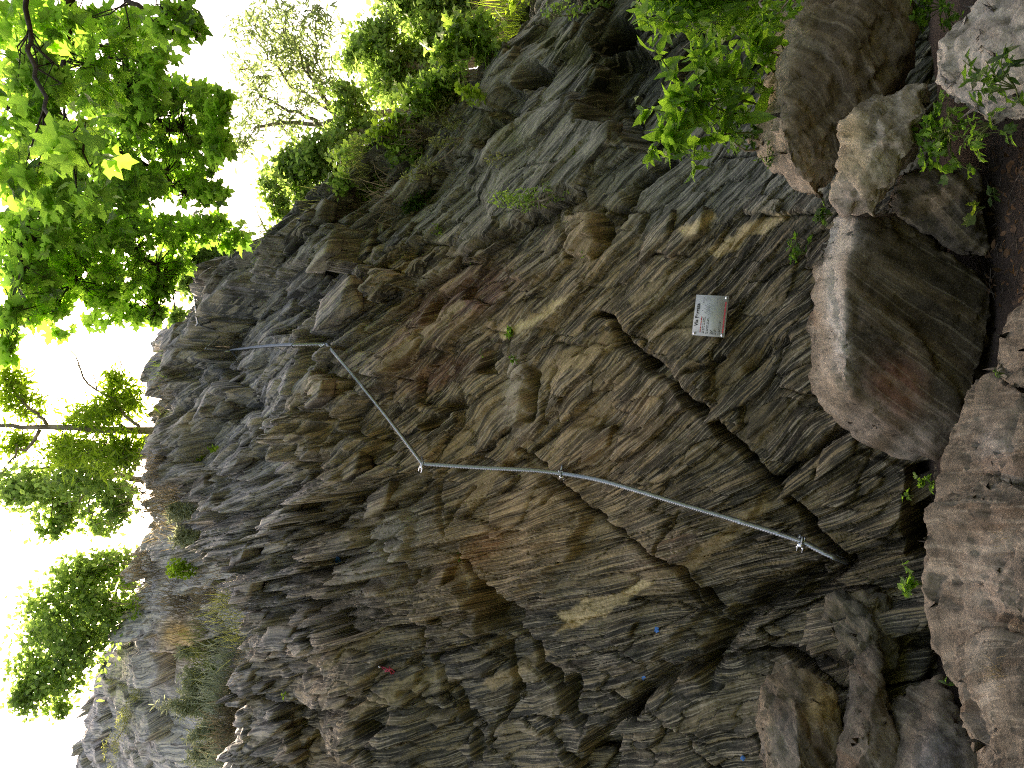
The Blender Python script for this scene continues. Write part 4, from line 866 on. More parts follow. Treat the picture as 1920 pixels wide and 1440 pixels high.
# the maple overhead: trunk outside the picture, its branches hang into it
def maple():
    root = empty('maple_tree', (4.6, 3.4, 0)); tag(root, 'broad maple with big sunlit lobed leaves hanging into the upper right of the view', 'tree')
    tp = bez([(4.6, 3.4, -.2), (4.5, 3.5, 2), (4.2, 3.7, 4), (4.0, 4.0, 6.2), (3.9, 4.3, 9)], 16)
    m = MB(); m.tube(tp, np.linspace(.22, .09, 16), 10); m.build('trunk', BARKD, root, True)
    limbs = [([tuple(tp[8]), at(140, -60, 5), at(132, 40, 5), at(100, 105, 5), at(55, 155, 5.1), at(25, 200, 5.2)], .05),
             ([at(132, 50, 5), at(118, 130, 5.2), at(116, 190, 5.4), at(122, 235, 5.6)], .022),
             ([tuple(tp[10]), at(60, -40, 6), at(120, 250, 6.2), at(250, 290, 6.6), at(340, 360, 7)], .04),
             ([at(150, 70, 5.4), at(200, 100, 5.8), at(260, 200, 6.2), at(330, 250, 6.6), at(400, 280, 6.6)], .025),
             ([tuple(tp[9]), at(230, -50, 4.7), at(300, 20, 4.6), at(370, 45, 4.6)], .022),
             ([at(100, 240, 6.2), at(130, 400, 6.4), at(150, 500, 6.8), at(100, 580, 6.6)], .025), ([at(110, 330, 6.3), at(60, 440, 6), at(20, 600, 6)], .022),
             ([at(130, 400, 6.4), at(230, 450, 7), at(300, 520, 7.4), at(290, 590, 7.5)], .02), ([at(60, -40, 4), at(60, 120, 3.8), at(120, 240, 3.3), at(150, 290, 3.1)], .014)]
    lp = []
    for p, r in limbs:
        q = bez(p, 18); q[1:] += .02 * rng.normal(size=q[1:].shape); m = MB(); m.tube(q, np.linspace(r, r * .3, 18), 6); m.build('branch', BARKD, root, True); lp.append(q)
    blobs = [(60, 40, 90, 45, 4.6, 80), (200, 55, 75, 42, 5.2, 70), (330, 35, 52, 32, 4.6, 40), (275, 105, 50, 32, 6, 45), (60, 150, 65, 45, 4.2, 50), (160, 160, 65, 45, 5.3, 60), (150, 275, 70, 45, 3.2, 20),
             (60, 250, 70, 60, 4.3, 50), (25, 335, 45, 40, 3.6, 20), (250, 200, 55, 45, 6.2, 80), (330, 180, 58, 32, 6.6, 75), (400, 198, 28, 32, 6.2, 45), (330, 260, 70, 40, 6.8, 110), (408, 270, 24, 26, 6.2, 35),
             (120, 360, 80, 40, 5.4, 80), (230, 340, 75, 46, 6.4, 120), (340, 330, 55, 36, 7.2, 90), (392, 362, 34, 24, 6.8, 45), (60, 430, 60, 50, 6, 90), (160, 440, 75, 40, 6.6, 120), (260, 430, 70, 40, 7.2, 120),
             (345, 440, 46, 28, 7.6, 70), (60, 530, 46, 38, 6.2, 55), (150, 515, 70, 38, 7, 110), (245, 515, 50, 36, 7.3, 80), (288, 585, 22, 22, 7.6, 30), (15, 590, 26, 28, 6, 22), (90, 572, 34, 22, 6.6, 35), (12, 645, 16, 18, 6, 12),
             (325, 500, 34, 26, 7.6, 45), (195, 560, 30, 18, 7, 25), (250, 150, 60, 40, 6, 50), (100, 90, 70, 40, 6.4, 60), (20, 100, 50, 80, 6.6, 60), (200, 250, 70, 50, 7, 110), (-60, 300, 60, 250, 6.4, 70), (-80, 60, 70, 100, 5.6, 50), (150, -70, 160, 50, 5.6, 80), (180, 600, 40, 14, 7.2, 16), (40, 480, 60, 60, 6.4, 60), (120, 620, 26, 10, 7, 8), (430, 450, 26, 16, 7.4, 24), (30, 600, 40, 26, 6.4, 40), (10, 660, 18, 18, 6, 14), (240, 585, 34, 18, 7.3, 30), (300, 540, 30, 22, 7.5, 36), (60, 500, 70, 40, 6.8, 70), (180, 400, 90, 40, 7.4, 90), (390, 420, 40, 22, 7.4, 40)]
    P = []; Sz = []
    for x, y, rx, ry, d, n in blobs:
        rx, ry = rx * 1.18, ry * 1.22; n = int(n * 1.9); u = rng.normal(size=(n, 3)); u /= np.linalg.norm(u, axis=1)[:, None]; u *= rng.uniform(.1, 1, n)[:, None] ** .42
        P.append(at(x + u[:, 0] * rx, y + u[:, 1] * ry, d + u[:, 2] * (rx + ry) / 2 * d / FPX * 1.4)); Sz.append(np.full(n, .102) * rng.uniform(.62, 1.25, n))
    P = np.concatenate(P); Sz = np.concatenate(Sz); n = len(P)
    Fr = frames(n, 1, .55, np.array([-.3, 0, -.5]))
    d = np.linalg.norm(P - CAM, axis=1); px, py, z = project(P); vis = (px > -25) & (py > -25)
    o = np.argsort(np.where(vis, d, 99)); near = o[:300]; rest = o[300:]
    leaf_objects(root, MAPLE, P[near], Fr[near], Sz[near], L_MAPLE, 7)
    tone = np.clip(.5 + .4 * vn3(P[rest] * 1.3, 3) + .25 * rng.normal(size=len(rest)), 0, 1)
    tag(obj('foliage', leaves_mesh('foliage', MAPLE, P[rest], Fr[rest], Sz[rest], tone), L_MAPLE, root), kind='stuff')
    A = np.concatenate(lp); m = MB()
    for i in range(0, n, 3):
        k = int(np.argmin(np.linalg.norm(A - P[i], axis=1)))
        if np.linalg.norm(A[k] - P[i]) > .32: continue
        m.tube(np.array([A[k], (A[k] + P[i]) / 2 + .06 * rng.normal(size=3), P[i]]), [.006, .004, .0015], 3, False)
    tag(m.build('twigs', BARKD, root), kind='stuff')
maple()
# ------------------------------------------------------------------ steel cable, anchors, sign
def metal(name, col, rough, m=.9):
    N = NT(name); g = N.n('NewGeometry').outputs['Position']; n = N.noise(g, 60, 4, .6)
    N.bsdf(N.mix(N.ramp(n, .3, .7), tuple(c * .7 for c in col), col), N.math('ADD', rough - .08, N.math('MULTIPLY', n, .2)), .5, m); return N.m
ZINC = metal('galvanised_steel', (.36, .39, .40), .36, .85); BRIGHT = metal('bright_steel', (.80, .82, .84), .22, 1.0)
def unit(v): return v / (np.linalg.norm(v) + 1e-12)
def chord(anchors, px):
    """photo points along a taut line between 3D anchors: depth from the straight chord"""
    out = []
    for (a, b), mids in zip(zip(anchors[:-1], anchors[1:]), px):
        out.append(a); za, zb = (a - CAM) @ FWD, (b - CAM) @ FWD; pa, pb = project(a[None]), project(b[None]); L = math.hypot(pb[0][0] - pa[0][0], pb[1][0] - pa[1][0])
        way = [(pa[0][0], pa[1][0])] + list(mids) + [(pb[0][0], pb[1][0])]
        w_ = bez([(x, y, 0) for x, y in way], 26)[1:-1] if len(mids) else np.linspace((*way[0], 0), (*way[1], 0), 26)[1:-1]
        zs = []
        for x, y, _ in w_:
            f = min(1, math.hypot(x - pa[0][0], y - pa[1][0]) / L); zs.append(1 / ((1 - f) / za + f / zb))
        # taut over bulges: straight lines are straight in 1/z, so take the upper hull of what the rock demands
        n_ = len(zs); iv = [1 / za] + [max(1 / z, 1 / (float((cliff.hit(x, y) - CAM) @ FWD) - .07)) for (x, y, _), z in zip(w_, zs)] + [1 / zb]
        xs_ = np.linspace(0, 1, n_ + 2); hull = []
        for q in zip(xs_, iv):
            while len(hull) > 1 and (hull[-1][1] - hull[-2][1]) * (q[0] - hull[-2][0]) <= (q[1] - hull[-2][1]) * (hull[-1][0] - hull[-2][0]): hull.pop()
            hull.append(q)
        hv = np.interp(xs_, [h[0] for h in hull], [h[1] for h in hull])
        for i, (x, y, _) in enumerate(w_): out.append(at(x, y, 1 / hv[i + 1]))
    out.append(anchors[-1]); return np.array(out)
def rope(name, pts, r, parent=None, strands=6, pitch=.11, step=.012):
    """a twisted wire rope: lobed section turning along its length"""
    seg = np.linalg.norm(np.diff(pts, axis=0), axis=1); L = np.concatenate([[0], np.cumsum(seg)]); n = max(4, int(L[-1] / step))
    t = np.linspace(0, L[-1], n); C = np.stack([np.interp(t, L, pts[:, k]) for k in range(3)], 1)
    tg = np.gradient(C, axis=0); tg /= np.linalg.norm(tg, axis=1)[:, None]; u = np.cross(tg, [0, .3, 1.0]); u /= np.linalg.norm(u, axis=1)[:, None]; v = np.cross(u, tg)
    K = strands * 3; a = np.arange(K) * 2 * math.pi / K; rr = r * (1 + .30 * np.cos(strands * a)); ph = t / pitch * 2 * math.pi
    A = a[None] + ph[:, None]
    V = C[:, None, :] + rr[None, :, None] * (np.cos(A)[..., None] * u[:, None, :] + np.sin(A)[..., None] * v[:, None, :])
    i = np.arange(n - 1)[:, None] * K; j = np.arange(K); Q = np.stack([i + j, i + (j + 1) % K, i + K + (j + 1) % K, i + K + j], -1).reshape(-1, 4)
    return obj(name, mesh_np(name, V.reshape(-1, 3), Q, True), ZINC, parent)
NRM = cliff.n
A1 = [(1588, 1054, -.06), (1503, 1014, .10), (1052, 888, .12), (792, 870, .22), (612, 645, .3), (432, 657, .36), (387, 652, .40)]
AP = [cliff.hit(x, y, b) for x, y, b in A1]
mids = [[(1545, 1036)], [(1440, 994), (1380, 976), (1300, 952), (1200, 922), (1120, 900)], [(1000, 882), (900, 877)], [(740, 801), (690, 738)], [(560, 646), (500, 649)], []]
mx = rope('steel_cable', chord(AP, mids), .0165)
tag(mx, 'thick twisted steel safety cable zigzagging up the middle of the rock face', 'cable')
A2 = [(402, 520, .1), (364, 556, .25), (371, 609, .25), (394, 604, .02)]
P2 = np.array([cliff.hit(x, y, b) for x, y, b in A2[1:]]); zz = float((P2[0] - CAM) @ FWD); P2 = np.concatenate([[at(398, 524, zz + .4)], P2])
tag(rope('steel_cable', P2, .013, strands=6, step=.03), 'short thin cable end high on the crest beside the leaning dark trunk', 'cable')
for lb, pts in (('thin pale cable bracket line hanging at the far skyline of the rock hump', [(262, 1112), (297, 1113), (332, 1085)]), ('thin pale wire crossing the weedy ledge below the far rock hump', [(352, 1142), (392, 1176)])):
    P = np.array([hump.hit(x, y, .3) for x, y in pts]); tag(rope('steel_cable', P, .012, step=.05), lb, 'cable')
def anchor(P, tip, label, big=True, along=None):
    """rock pin with eye, cable clip, two nuts"""
    root = empty('cable_anchor', P); tag(root, label, 'anchor', 'anchors holding the steel cable')
    d = unit(P - tip); al = unit(along); s = unit(np.cross(d, al)); 
    m = MB(); m.tube(np.array([tip - d * .08, tip, P - d * .02]), .0115, 8); m.build('pin', ZINC, root, True)
    m = MB(); t = np.linspace(0, 2 * math.pi, 17); rg = P[None] + .027 * (np.cos(t)[:, None] * d + np.sin(t)[:, None] * s); m.tube(rg, .0085, 6, False); m.build('eye', ZINC, root, True)
    if big:
        m = MB(); M = np.eye(4); M[:3, 0] = al; M[:3, 1] = s; M[:3, 2] = d; M[:3, 3] = P + s * .03; m.box(M, (.05, .022, .042)); m.build('saddle', BRIGHT, root)
        for k in (-1, 1):
            m = MB(); c = P + al * .019 * k; m.tube(np.array([c - s * .03, c + s * .085]), .0058, 8); m.build('bolt', BRIGHT, root, True)
            m = MB(); m.tube(np.array([c + s * .043, c + s * .058]), .0125, 6); m.build('nut', BRIGHT, root)
dirs = [unit(AP[i + 1] - AP[i - 1]) for i in range(1, 6)]
def rk(x, y): return cliff.hit(x, y)
for i, tipxy, lab in ((1, (1500, 1003), 'bright cable anchor lowest on the dark foot of the rock face'), (2, (1054, 874), 'bright bolted cable anchor on the orange brown slab at mid height'),
                      (3, (792, 858), 'cable anchor at the sharp bend where the cable turns across the face'), (4, (626, 664), 'pin anchor at the upper bend of the cable among grey blocks'), (5, (450, 676), 'long slanting pin anchor just below the top end of the cable')):
    anchor(AP[i], rk(*tipxy), lab, True, dirs[i - 1])
anchor(AP[6], rk(412, 630), 'top anchor rod ending the thick cable under the crest', False, unit(AP[6] - AP[5]))
anchor(P2[2], rk(402, 618), 'small rod anchor at the corner of the short thin cable', False, unit(P2[2] - P2[1]))

def info_sign():
    cs = [(1297, 626), (1307, 549), (1366, 559), (1358, 635)]                       # upright top-left, top-right, bottom-right, bottom-left
    zc = min(float((cliff.hit(x_, y_) - CAM) @ n_) for x_, y_ in [(1300, 620), (1310, 555), (1362, 562), (1354, 630), (1332, 592), (1305, 590), (1336, 560), (1320, 575), (1345, 600), (1350, 580), (1320, 610), (1330, 630), (1362, 590)] for n_ in [FWD]); c0 = at(1332, 592, zc - .06); n = unit(cliff.n + np.array([.05, -.15, -.12])); L = 1.0
    C = []
    for x, y in cs:
        d = ray(x, y); C.append(CAM + d * (((c0 - CAM) @ n) / (d @ n)))
    o = np.mean(C, 0); ux = unit((C[1] - C[0]) + (C[2] - C[3])); uy = unit((C[0] - C[3]) + (C[1] - C[2])); uy = unit(uy - ux * (uy @ ux)); nz = np.cross(ux, uy)
    W = (np.linalg.norm(C[1] - C[0]) + np.linalg.norm(C[2] - C[3])) / 2; H = (np.linalg.norm(C[0] - C[3]) + np.linalg.norm(C[1] - C[2])) / 2
    root = empty('info_sign', o); tag(root, 'white metal information plate headed Via Ferrata, bolted to the dark rock', 'sign')
    M = np.eye(4); M[:3, 0] = ux; M[:3, 1] = uy; M[:3, 2] = nz; M[:3, 3] = o
    N = NT('sign_enamel'); g = N.n('NewGeometry').outputs['Position']; nn = N.noise(g, 14, 5, .6)
    N.bsdf(N.mix(N.ramp(nn, .45, .75), (.42, .44, .43), (.33, .34, .31)), .35, .5); white = N.m
    ink = {}
    for k, c in (('black', (.012, .012, .014)), ('red', (.50, .05, .06)), ('grey', (.22, .23, .24))):
        N = NT('sign_ink_' + k); N.bsdf(c, .5, .3); ink[k] = N.m
    m = MB(); m.box(M, (W, H, .004)); m.build('plate', white, root)
    def P(u, v, z=.0032): return o + ux * (u - .5) * W + uy * (.5 - v) * H + nz * z
    def strokes(name, mat, segs):
        b = MB()
        for (u0, v0, u1, v1, t) in segs:
            p, q = P(u0, v0), P(u1, v1); e = unit(q - p); f = np.cross(nz, e) * t * H / 2
            b.add([p - f, q - f, q + f, p + f], Q=[(0, 1, 2, 3)])
        tag(b.build(name, mat, root), kind='stuff')
    def text(name, s, u, v, size, mat, bold=.0):
        cu = bpy.data.curves.new('txt', 'FONT'); cu.body = s; cu.size = size; cu.align_x = 'CENTER'; cu.align_y = 'CENTER'; cu.offset = bold
        tmp = bpy.data.objects.new('txt', cu); COL.objects.link(tmp); bpy.context.view_layer.update()
        me = bpy.data.meshes.new_from_object(tmp.evaluated_get(bpy.context.evaluated_depsgraph_get())); bpy.data.objects.remove(tmp)
        Mt = Matrix([[*r] for r in M]); q = P(u, v); Mt[0][3], Mt[1][3], Mt[2][3] = q
        me.transform(Mt); me.name = name; obj(name, me, mat, root)
    text('title', 'Via Ferrata', .51, .10, H * .155, ink['black'], .0012)
    r = random.Random(3)
    def lines(u0, u1, vs, t, gap=.02):
        sg = []
        for v in vs:
            u = u0
            while u < u1 - .02:
                e = min(u1, u + r.uniform(.02, .07)); sg.append((u, v, e, v, t)); u = e + gap * r.uniform(.5, 1)
        return sg
    strokes('red_heading', ink['red'], lines(.08, .47, [.245], .028, .012))
    strokes('body_text', ink['black'], lines(.06, .47, [.31, .355], .016) + lines(.05, .46, [.43, .47], .016) + lines(.05, .17, [.56, .60, .64, .68, .72], .018) + lines(.05, .40, [.80, .84], .016))
    strokes('red_footer', ink['red'], lines(.10, .86, [.935], .045, .012))
    sg = []
    for k in range(9): u = .55 + .028 * k; v = .30 + .055 * (k % 3); sg.append((u - .03, v + .16, u + .04, v, .012))
    for k in range(14): u, v = r.uniform(.52, .95), r.uniform(.18, .84); sg.append((u, v, u + r.uniform(-.03, .03), v + r.uniform(-.05, .05), .012))
    sg += lines(.60, .72, [.80], .02) + lines(.80, .95, [.25, .66], .018)
    strokes('route_sketch', ink['grey'], sg)
    for u, v in ((.045, .07), (.045, .93), (.955, .93)):
        b = MB(); b.tube(np.array([P(u, v, -.05), P(u, v, .009)]), .010, 8); b.build('bolt', BRIGHT, root, True)
info_sign()
# paint marks brushed on the rock
for col, pts in (((.03, .15, .42), [(633, 1050, 7), (1231, 1181, 6), (1207, 1271, 5), (1393, 1422, 6)]),):
    N = NT('blue_paint'); N.bsdf(col, .6, .3)
    for x, y, rp in pts:
        b = MB(); c = cliff.hit(x, y); z = float((c - CAM) @ FWD); n = 12; ring = []
        for k in range(n):
            q = rp * random.uniform(.55, 1.1); a = k * 2 * math.pi / n; ring.append(cliff.hit(x + q * math.cos(a), y + q * math.sin(a), .03))
        b.add(np.array([cliff.hit(x, y, .035)] + ring), T=[(0, 1 + k, 1 + (k + 1) % n) for k in range(n)]); obj_ = b.build('paint_mark', N.m, cl)
def sling():
    P = cliff.hit(727, 1256, .04); root = empty('climbing_sling', P); tag(root, 'small knotted pink red sling hanging from a hanger on the rock', 'sling')
    N = NT('red_webbing'); N.bsdf((.40, .05, .08), .8, .2)
    for pts in ([(716, 1250), (724, 1253), (731, 1258), (738, 1263)], [(716, 1252), (726, 1259), (733, 1254), (740, 1260)], [(722, 1260), (728, 1254), (734, 1264), (730, 1250)]):
        q = bez([cliff.hit(x, y, .05) for x, y in pts], 10); m = MB(); m.tube(q, .006, 6); m.build('webbing', N.m, root, True)
    m = MB(); m.tube(np.array([cliff.hit(710, 1249, .03), cliff.hit(718, 1251, .05)]), .010, 6); m.build('hanger', BRIGHT, root, True)
sling()
# ------------------------------------------------------------------ plants, shrubs, grass
def plant_root(name, label, cat, group, P): 
    r = empty(name, P); return tag(r, label, cat, group)
def depth(P): return float((P - CAM) @ FWD)
def put_leaves(root, tmpl, P, Fr, size, mat, objs):
    P = np.asarray(P); size = np.asarray(size)
    if objs: leaf_objects(root, tmpl, P, Fr, size, mat)
    else:
        tone = np.clip(.5 + .3 * rng.normal(size=len(P)), 0, 1)
        tag(obj('foliage', leaves_mesh('foliage', tmpl, P, Fr, size, tone), mat, root), kind='stuff')
def herb(label, P, up, R_, ns, nl, leaf, mat, tmpl=OVATE, objs=False, spread=.6, droop=.3, name='herb', cat='plant', group='small plants growing in the rocks', stem_r=.003, start=.3, lspread=.5):
    root = plant_root(name, label, cat, group, P); up = unit(np.asarray(up, float)); L = []; D = []
    for k in range(ns):
        d = unit(up + spread * rng.normal(size=3)); ln = R_ * rng.uniform(.55, 1.1)
        q = bez([P - up * .02, P + d * ln * .5, P + d * ln - np.array([0, 0, droop * ln * rng.uniform(.4, 1)])], 9)
        m = MB(); m.tube(q, np.linspace(stem_r, stem_r * .5, 9), 4, False); m.build('stem', STEM, root)
        for i in range(nl):
            f = start + (1 - start) * (i + rng.uniform(0, .6)) / nl; j = min(f, 1) * 8; a = int(min(j, 7)); b = q[a] + (q[a + 1] - q[a]) * (j - a)
            L.append(b); D.append(unit(d * .5 + rng.normal(size=3) * .9))
    L = np.array(L); put_leaves(root, tmpl, L, frames(len(L), 1, lspread, np.array(D)), leaf * rng.uniform(.65, 1.2, len(L)), mat, objs); return root
def grass(label, P, up, R_, n, w, mat, name='grass_tuft', cat='grass', group='grass tufts on the rocks', foot=.05, spread=.35, droop=.35):
    root = plant_root(name, label, cat, group, P); V = []; T = []; c = 0; tone = []
    for k in range(n):
        b = P + foot * rng.normal(size=3) * [1, 1, .15]; d = unit(np.asarray(up, float) + spread * rng.normal(size=3)); ln = R_ * rng.uniform(.4, 1.1); s = unit(np.cross(d, rng.normal(size=3))) * w / 2
        p1 = b + d * ln * .5; p2 = b + d * ln - np.array([0, 0, droop * ln * rng.uniform(.1, 1)])
        V += [b - s, b + s, p1 - s * .7, p1 + s * .7, p2]; T += [(c, c + 1, c + 3), (c, c + 3, c + 2), (c + 2, c + 3, c + 4)]; c += 5; tone += [rng.uniform(0, 1)] * 5
    me = mesh_np('blades', np.array(V), np.array(T)); vattr(me, 'tone', np.array(tone), 'FLOAT'); tag(obj('blades', me, mat, root), kind='stuff'); return root
def bush(label, foot, blobs, leaf, mat, tmpl=OVATE, dens=1.0, d=None, name='bush', cat='bush', group='bushes along the ridge', spread=.8, objs=0, hf=None, back=.15):
    """foot: photo point on the rock the bush roots at"""
    if mat is L_SHRUB and d is None and hf is None: mat = L_RIDGE
    F0 = (hf or cliff).hit(*foot) if d is None else at(foot[0], foot[1], d); z = depth(F0) - back; root = plant_root(name, label, cat, group, F0); sc = z / FPX; Ps = []
    for (x, y, rx, ry) in blobs:
        rx, ry = (rx * 1.25, ry * 1.25) if mat is L_RIDGE else (rx, ry); c = at(x, y, z); n = max(6, int(rx * ry * dens * .12 / (leaf / sc / 14) ** 2)); u = rng.normal(size=(n, 3)); u /= np.linalg.norm(u, axis=1)[:, None]; u *= (rng.uniform(0, 1, n) ** .45)[:, None]
        keep = vn3((c + u * (rx + ry) / 2 * sc) / ((rx + ry) * .28 * sc), 4) > -.22
        P = c + u[:, :1] * XC * rx * sc + u[:, 1:2] * YC * ry * sc + u[:, 2:] * FWD * (rx + ry) * .5 * sc; Ps.append(P[keep])
        m = MB(); q = bez([F0, (F0 + c) / 2 + .06 * rng.normal(size=3), c], 7); m.tube(q, np.linspace(.012, .004, 7), 5, False); m.build('stem', BARK, root)
        for pq in P[keep][::9]:
            pass
    P = np.concatenate(Ps); n = len(P); Fr = frames(n, 1, spread); sz = leaf * rng.uniform(.6, 1.25, n)
    if objs:
        k = np.argsort((P - CAM) @ FWD); a, b = k[:objs], k[objs:]
        put_leaves(root, tmpl, P[a], Fr[a], sz[a], mat, True)
        if len(b): put_leaves(root, tmpl, P[b], Fr[b], sz[b], mat, False)
    else: put_leaves(root, tmpl, P, Fr, sz, mat, False)
    return root
# broad leaved shrub rising behind the huge boulder
def shrub():
    root = plant_root('broadleaf_shrub', 'shrub with long bright green pointed leaves reaching out from behind the huge boulder', 'shrub', None, at(1495, 230, 4.9))
    stems = [[(1490, 240, 4.95), (1390, 215, 4.8), (1300, 212, 4.7), (1240, 208, 4.65), (1192, 197, 4.6)], [(1490, 220, 4.95), (1400, 190, 4.8), (1290, 165, 4.7), (1250, 125, 4.65), (1222, 75, 4.6)],
             [(1390, 215, 4.8), (1290, 232, 4.65), (1245, 260, 4.6), (1212, 300, 4.55)], [(1480, 200, 4.9), (1400, 150, 4.75), (1340, 110, 4.65), (1300, 90, 4.6)], [(1400, 190, 4.8), (1330, 190, 4.6), (1280, 190, 4.5), (1255, 185, 4.45)],
             [(1470, 250, 4.9), (1380, 250, 4.75), (1310, 265, 4.65), (1300, 320, 4.6)], [(1480, 170, 4.9), (1430, 110, 4.8), (1400, 60, 4.75)], [(1300, 212, 4.7), (1270, 250, 4.55), (1262, 290, 4.5)], [(1480, 230, 4.9), (1410, 225, 4.7), (1350, 205, 4.6), (1310, 185, 4.5)], [(1470, 190, 4.85), (1410, 150, 4.65), (1370, 150, 4.5), (1330, 160, 4.4)], [(1340, 175, 4.6), (1310, 145, 4.45), (1320, 90, 4.4)]]
    L = []; D = []; S = []
    for st in stems:
        q = bez([at(*p) for p in st], 20); m = MB(); m.tube(q, np.linspace(.008, .003, 20), 5); m.build('stem', STEM, root, True)
        for i in range(4, 20):
            for k in range(2 if i > 6 else 1):
                t = unit(q[min(i + 1, 19)] - q[i - 1]); L.append(q[i] + .01 * rng.normal(size=3)); D.append(unit(t * .55 + unit(rng.normal(size=3)) * .9 + np.array([0, -.15, -.1]))); S.append(rng.uniform(.10, .22) * (1 - .55 * max(0, i - 12) / 8))
    L = np.array(L); put_leaves(root, fold([(0, 0), (.10, .12), (.185, .36), (.12, .70), (0, 1)], .42, .25, .25), L, frames(len(L), 1, .75, np.array(D)), S, L_SHRUB, True)
shrub()
def creeper():
    root = plant_root('hanging_creeper', 'curtain of small leaved creeper hanging over the dark rock at the right edge', 'creeper', None, at(1240, -60, 5.2)); P = []
    for k in range(46):
        x0 = rng.uniform(1190, 1270); y0 = rng.uniform(-60, 40); ln = rng.uniform(60, 230); d = rng.uniform(4.9, 5.5); slope = rng.uniform(-.05, .35)
        q = bez([at(x0, y0, d), at(x0 + ln * .5, y0 + ln * slope * .3 + rng.uniform(-12, 12), d - .1), at(x0 + ln, y0 + ln * slope, d - .15)], 12); m = MB(); m.tube(q, .003, 3, False); m.build('stem', STEM, root)
        for i in range(12): P += list(q[i] + .035 * rng.normal(size=(3, 3)))
    P = np.array(P); n = len(P); Fr = frames(n, .4, .8, np.array([0, -.2, -1.0])); sz = .095 * rng.uniform(.6, 1.3, n); o = np.argsort(-sz)
    put_leaves(root, OVATE, P[o[:290]], Fr[o[:290]], sz[o[:290]], L_SHRUB, True); put_leaves(root, OVATE, P[o[290:]], Fr[o[290:]], sz[o[290:]], L_SHRUB, False)
creeper()
bush('dark leaved herb clump in the shade between the shrub and the huge boulder', (1440, 270), [(1385, 255, 36, 34), (1350, 240, 24, 24)], .05, L_DARK, d=5.0, name='herb', cat='plant', group='small plants growing in the rocks', objs=120, dens=1.6)
bush('leafy spray at the very right edge hanging over the huge boulder rim', (1480, -40), [(1455, 20, 26, 30), (1490, 10, 14, 26), (1440, 45, 16, 18)], .055, L_SHRUB, d=4.55, name='herb', cat='plant', group='small plants growing in the rocks', objs=90, dens=1.5)
N_ = cliff.n; UP = np.array([0, -.25, 1.0])
def H(x, y, lab, R_, ns, nl, leaf, mat, d=None, **k):
    P = cliff.hit(x, y, -.01) if d is None else at(x, y, d); up = k.pop('up', N_ * .9 + np.array([0, 0, .5]) if d is None else UP)
    return herb(lab, P, up, R_, ns, nl, leaf, mat, **k)
# at the foot of the cliff and among the boulders
H(1505, 475, 'lobed leaved plant in the gap left above the big squared boulder', .16, 8, 4, .055, L_DARK, 5.2, tmpl=LOBED, objs=True)
H(1555, 402, 'dark lobed plant squeezed between three boulders', .13, 7, 4, .05, L_DARK, 4.7, tmpl=LOBED, objs=True)
H(1775, 262, 'lush compound leaved herb spilling over the low dark boulder', .26, 22, 6, .060, L_SHRUB, 3.95, tmpl=LOBED, objs=True, spread=.9, droop=.8)
H(1790, 235, 'fine dry grassy herb just above the lush compound leaved one', .14, 14, 7, .025, L_GRASS, 3.85, tmpl=NARROW)
H(1850, 232, 'loose weed with blurred leaves below the whitish boulder', .2, 9, 5, .06, L_SHRUB, 3.6, tmpl=LANCE, objs=True, spread=.9)
H(1895, 165, 'long leaved weed in front of the whitish boulder', .24, 9, 6, .085, L_DARK, 3.2, tmpl=LANCE, objs=True, spread=.8)
H(1840, 388, 'bright three leaved seedling against the low dark boulder', .07, 3, 1, .085, L_LIME, 4.15, tmpl=LOBED, objs=True, start=.9)
H(1868, 365, 'small dull weed at the edge of the brown soil', .06, 3, 2, .06, L_DARK, 4.1, tmpl=OVATE, objs=True)
H(1765, 12, 'leafy weed patch in the cleft between huge and whitish boulders', .26, 18, 6, .055, L_SHRUB, 4.35, tmpl=LOBED, objs=True, spread=.8)
H(1745, 905, 'little bright herb at the tip of the squared boulder', .09, 6, 3, .05, L_SHRUB, 4.3, tmpl=LOBED, objs=True)
H(1706, 930, 'tiny sprout in the dark gap left of the little bright herb', .06, 4, 3, .035, L_SHRUB, 4.6, tmpl=OVATE, objs=True)
H(1722, 1095, 'bright green herb in the dark slot above the broad brown slab', .15, 8, 4, .058, L_SHRUB, 4.25, tmpl=LOBED, objs=True)
H(1780, 1285, 'single small leaf sprout at the top of the split slab', .05, 2, 2, .04, L_DARK, 4.0, objs=True)
H(1452, 292, 'fern like sprig with narrow leaves on the huge boulder rim', .16, 5, 10, .035, L_DARK, 4.75, tmpl=LANCE, objs=True, up=(-.2, -.3, 1))
H(1875, 700, 'tiny clover like weed in the joint of the front slabs', .04, 5, 3, .022, L_DARK, 3.75)
# on the face
H(962, 620, 'bright herb tuft rooted in the middle of the rock face', .13, 7, 4, .05, L_SHRUB, tmpl=LOBED, objs=True)
H(967, 672, 'small bright herb above the pale spotted stone', .08, 5, 3, .045, L_SHRUB, tmpl=LOBED, objs=True)
H(905, 662, 'tiny herb in the dark notch left of the bright herb tuft', .05, 3, 3, .03, L_SHRUB)
H(830, 434, 'compact light green plant on the edge of the grey slab', .17, 9, 6, .05, L_LIME, tmpl=LANCE, objs=True, lspread=.8)
H(886, 492, 'tiny green dot of a plant on the brown blocks', .05, 3, 3, .03, L_SHRUB)
H(1098, 478, 'small pale sprig under the striped pale stone', .07, 4, 4, .03, L_SHRUB, tmpl=LANCE)
H(1079, 286, 'small yellowish sprig on the smooth grey slab', .07, 4, 4, .03, L_LIME)
H(1162, 244, 'tiny leaf sprout at the end of the grey slab ledge', .06, 3, 3, .03, L_SHRUB)
H(403, 844, 'small yellow green rosette high on the broken crest blocks', .13, 5, 4, .06, L_LIME, tmpl=LOBED)
H(377, 864, 'second smaller rosette just above the yellow green one', .09, 4, 3, .055, L_LIME, tmpl=LOBED)
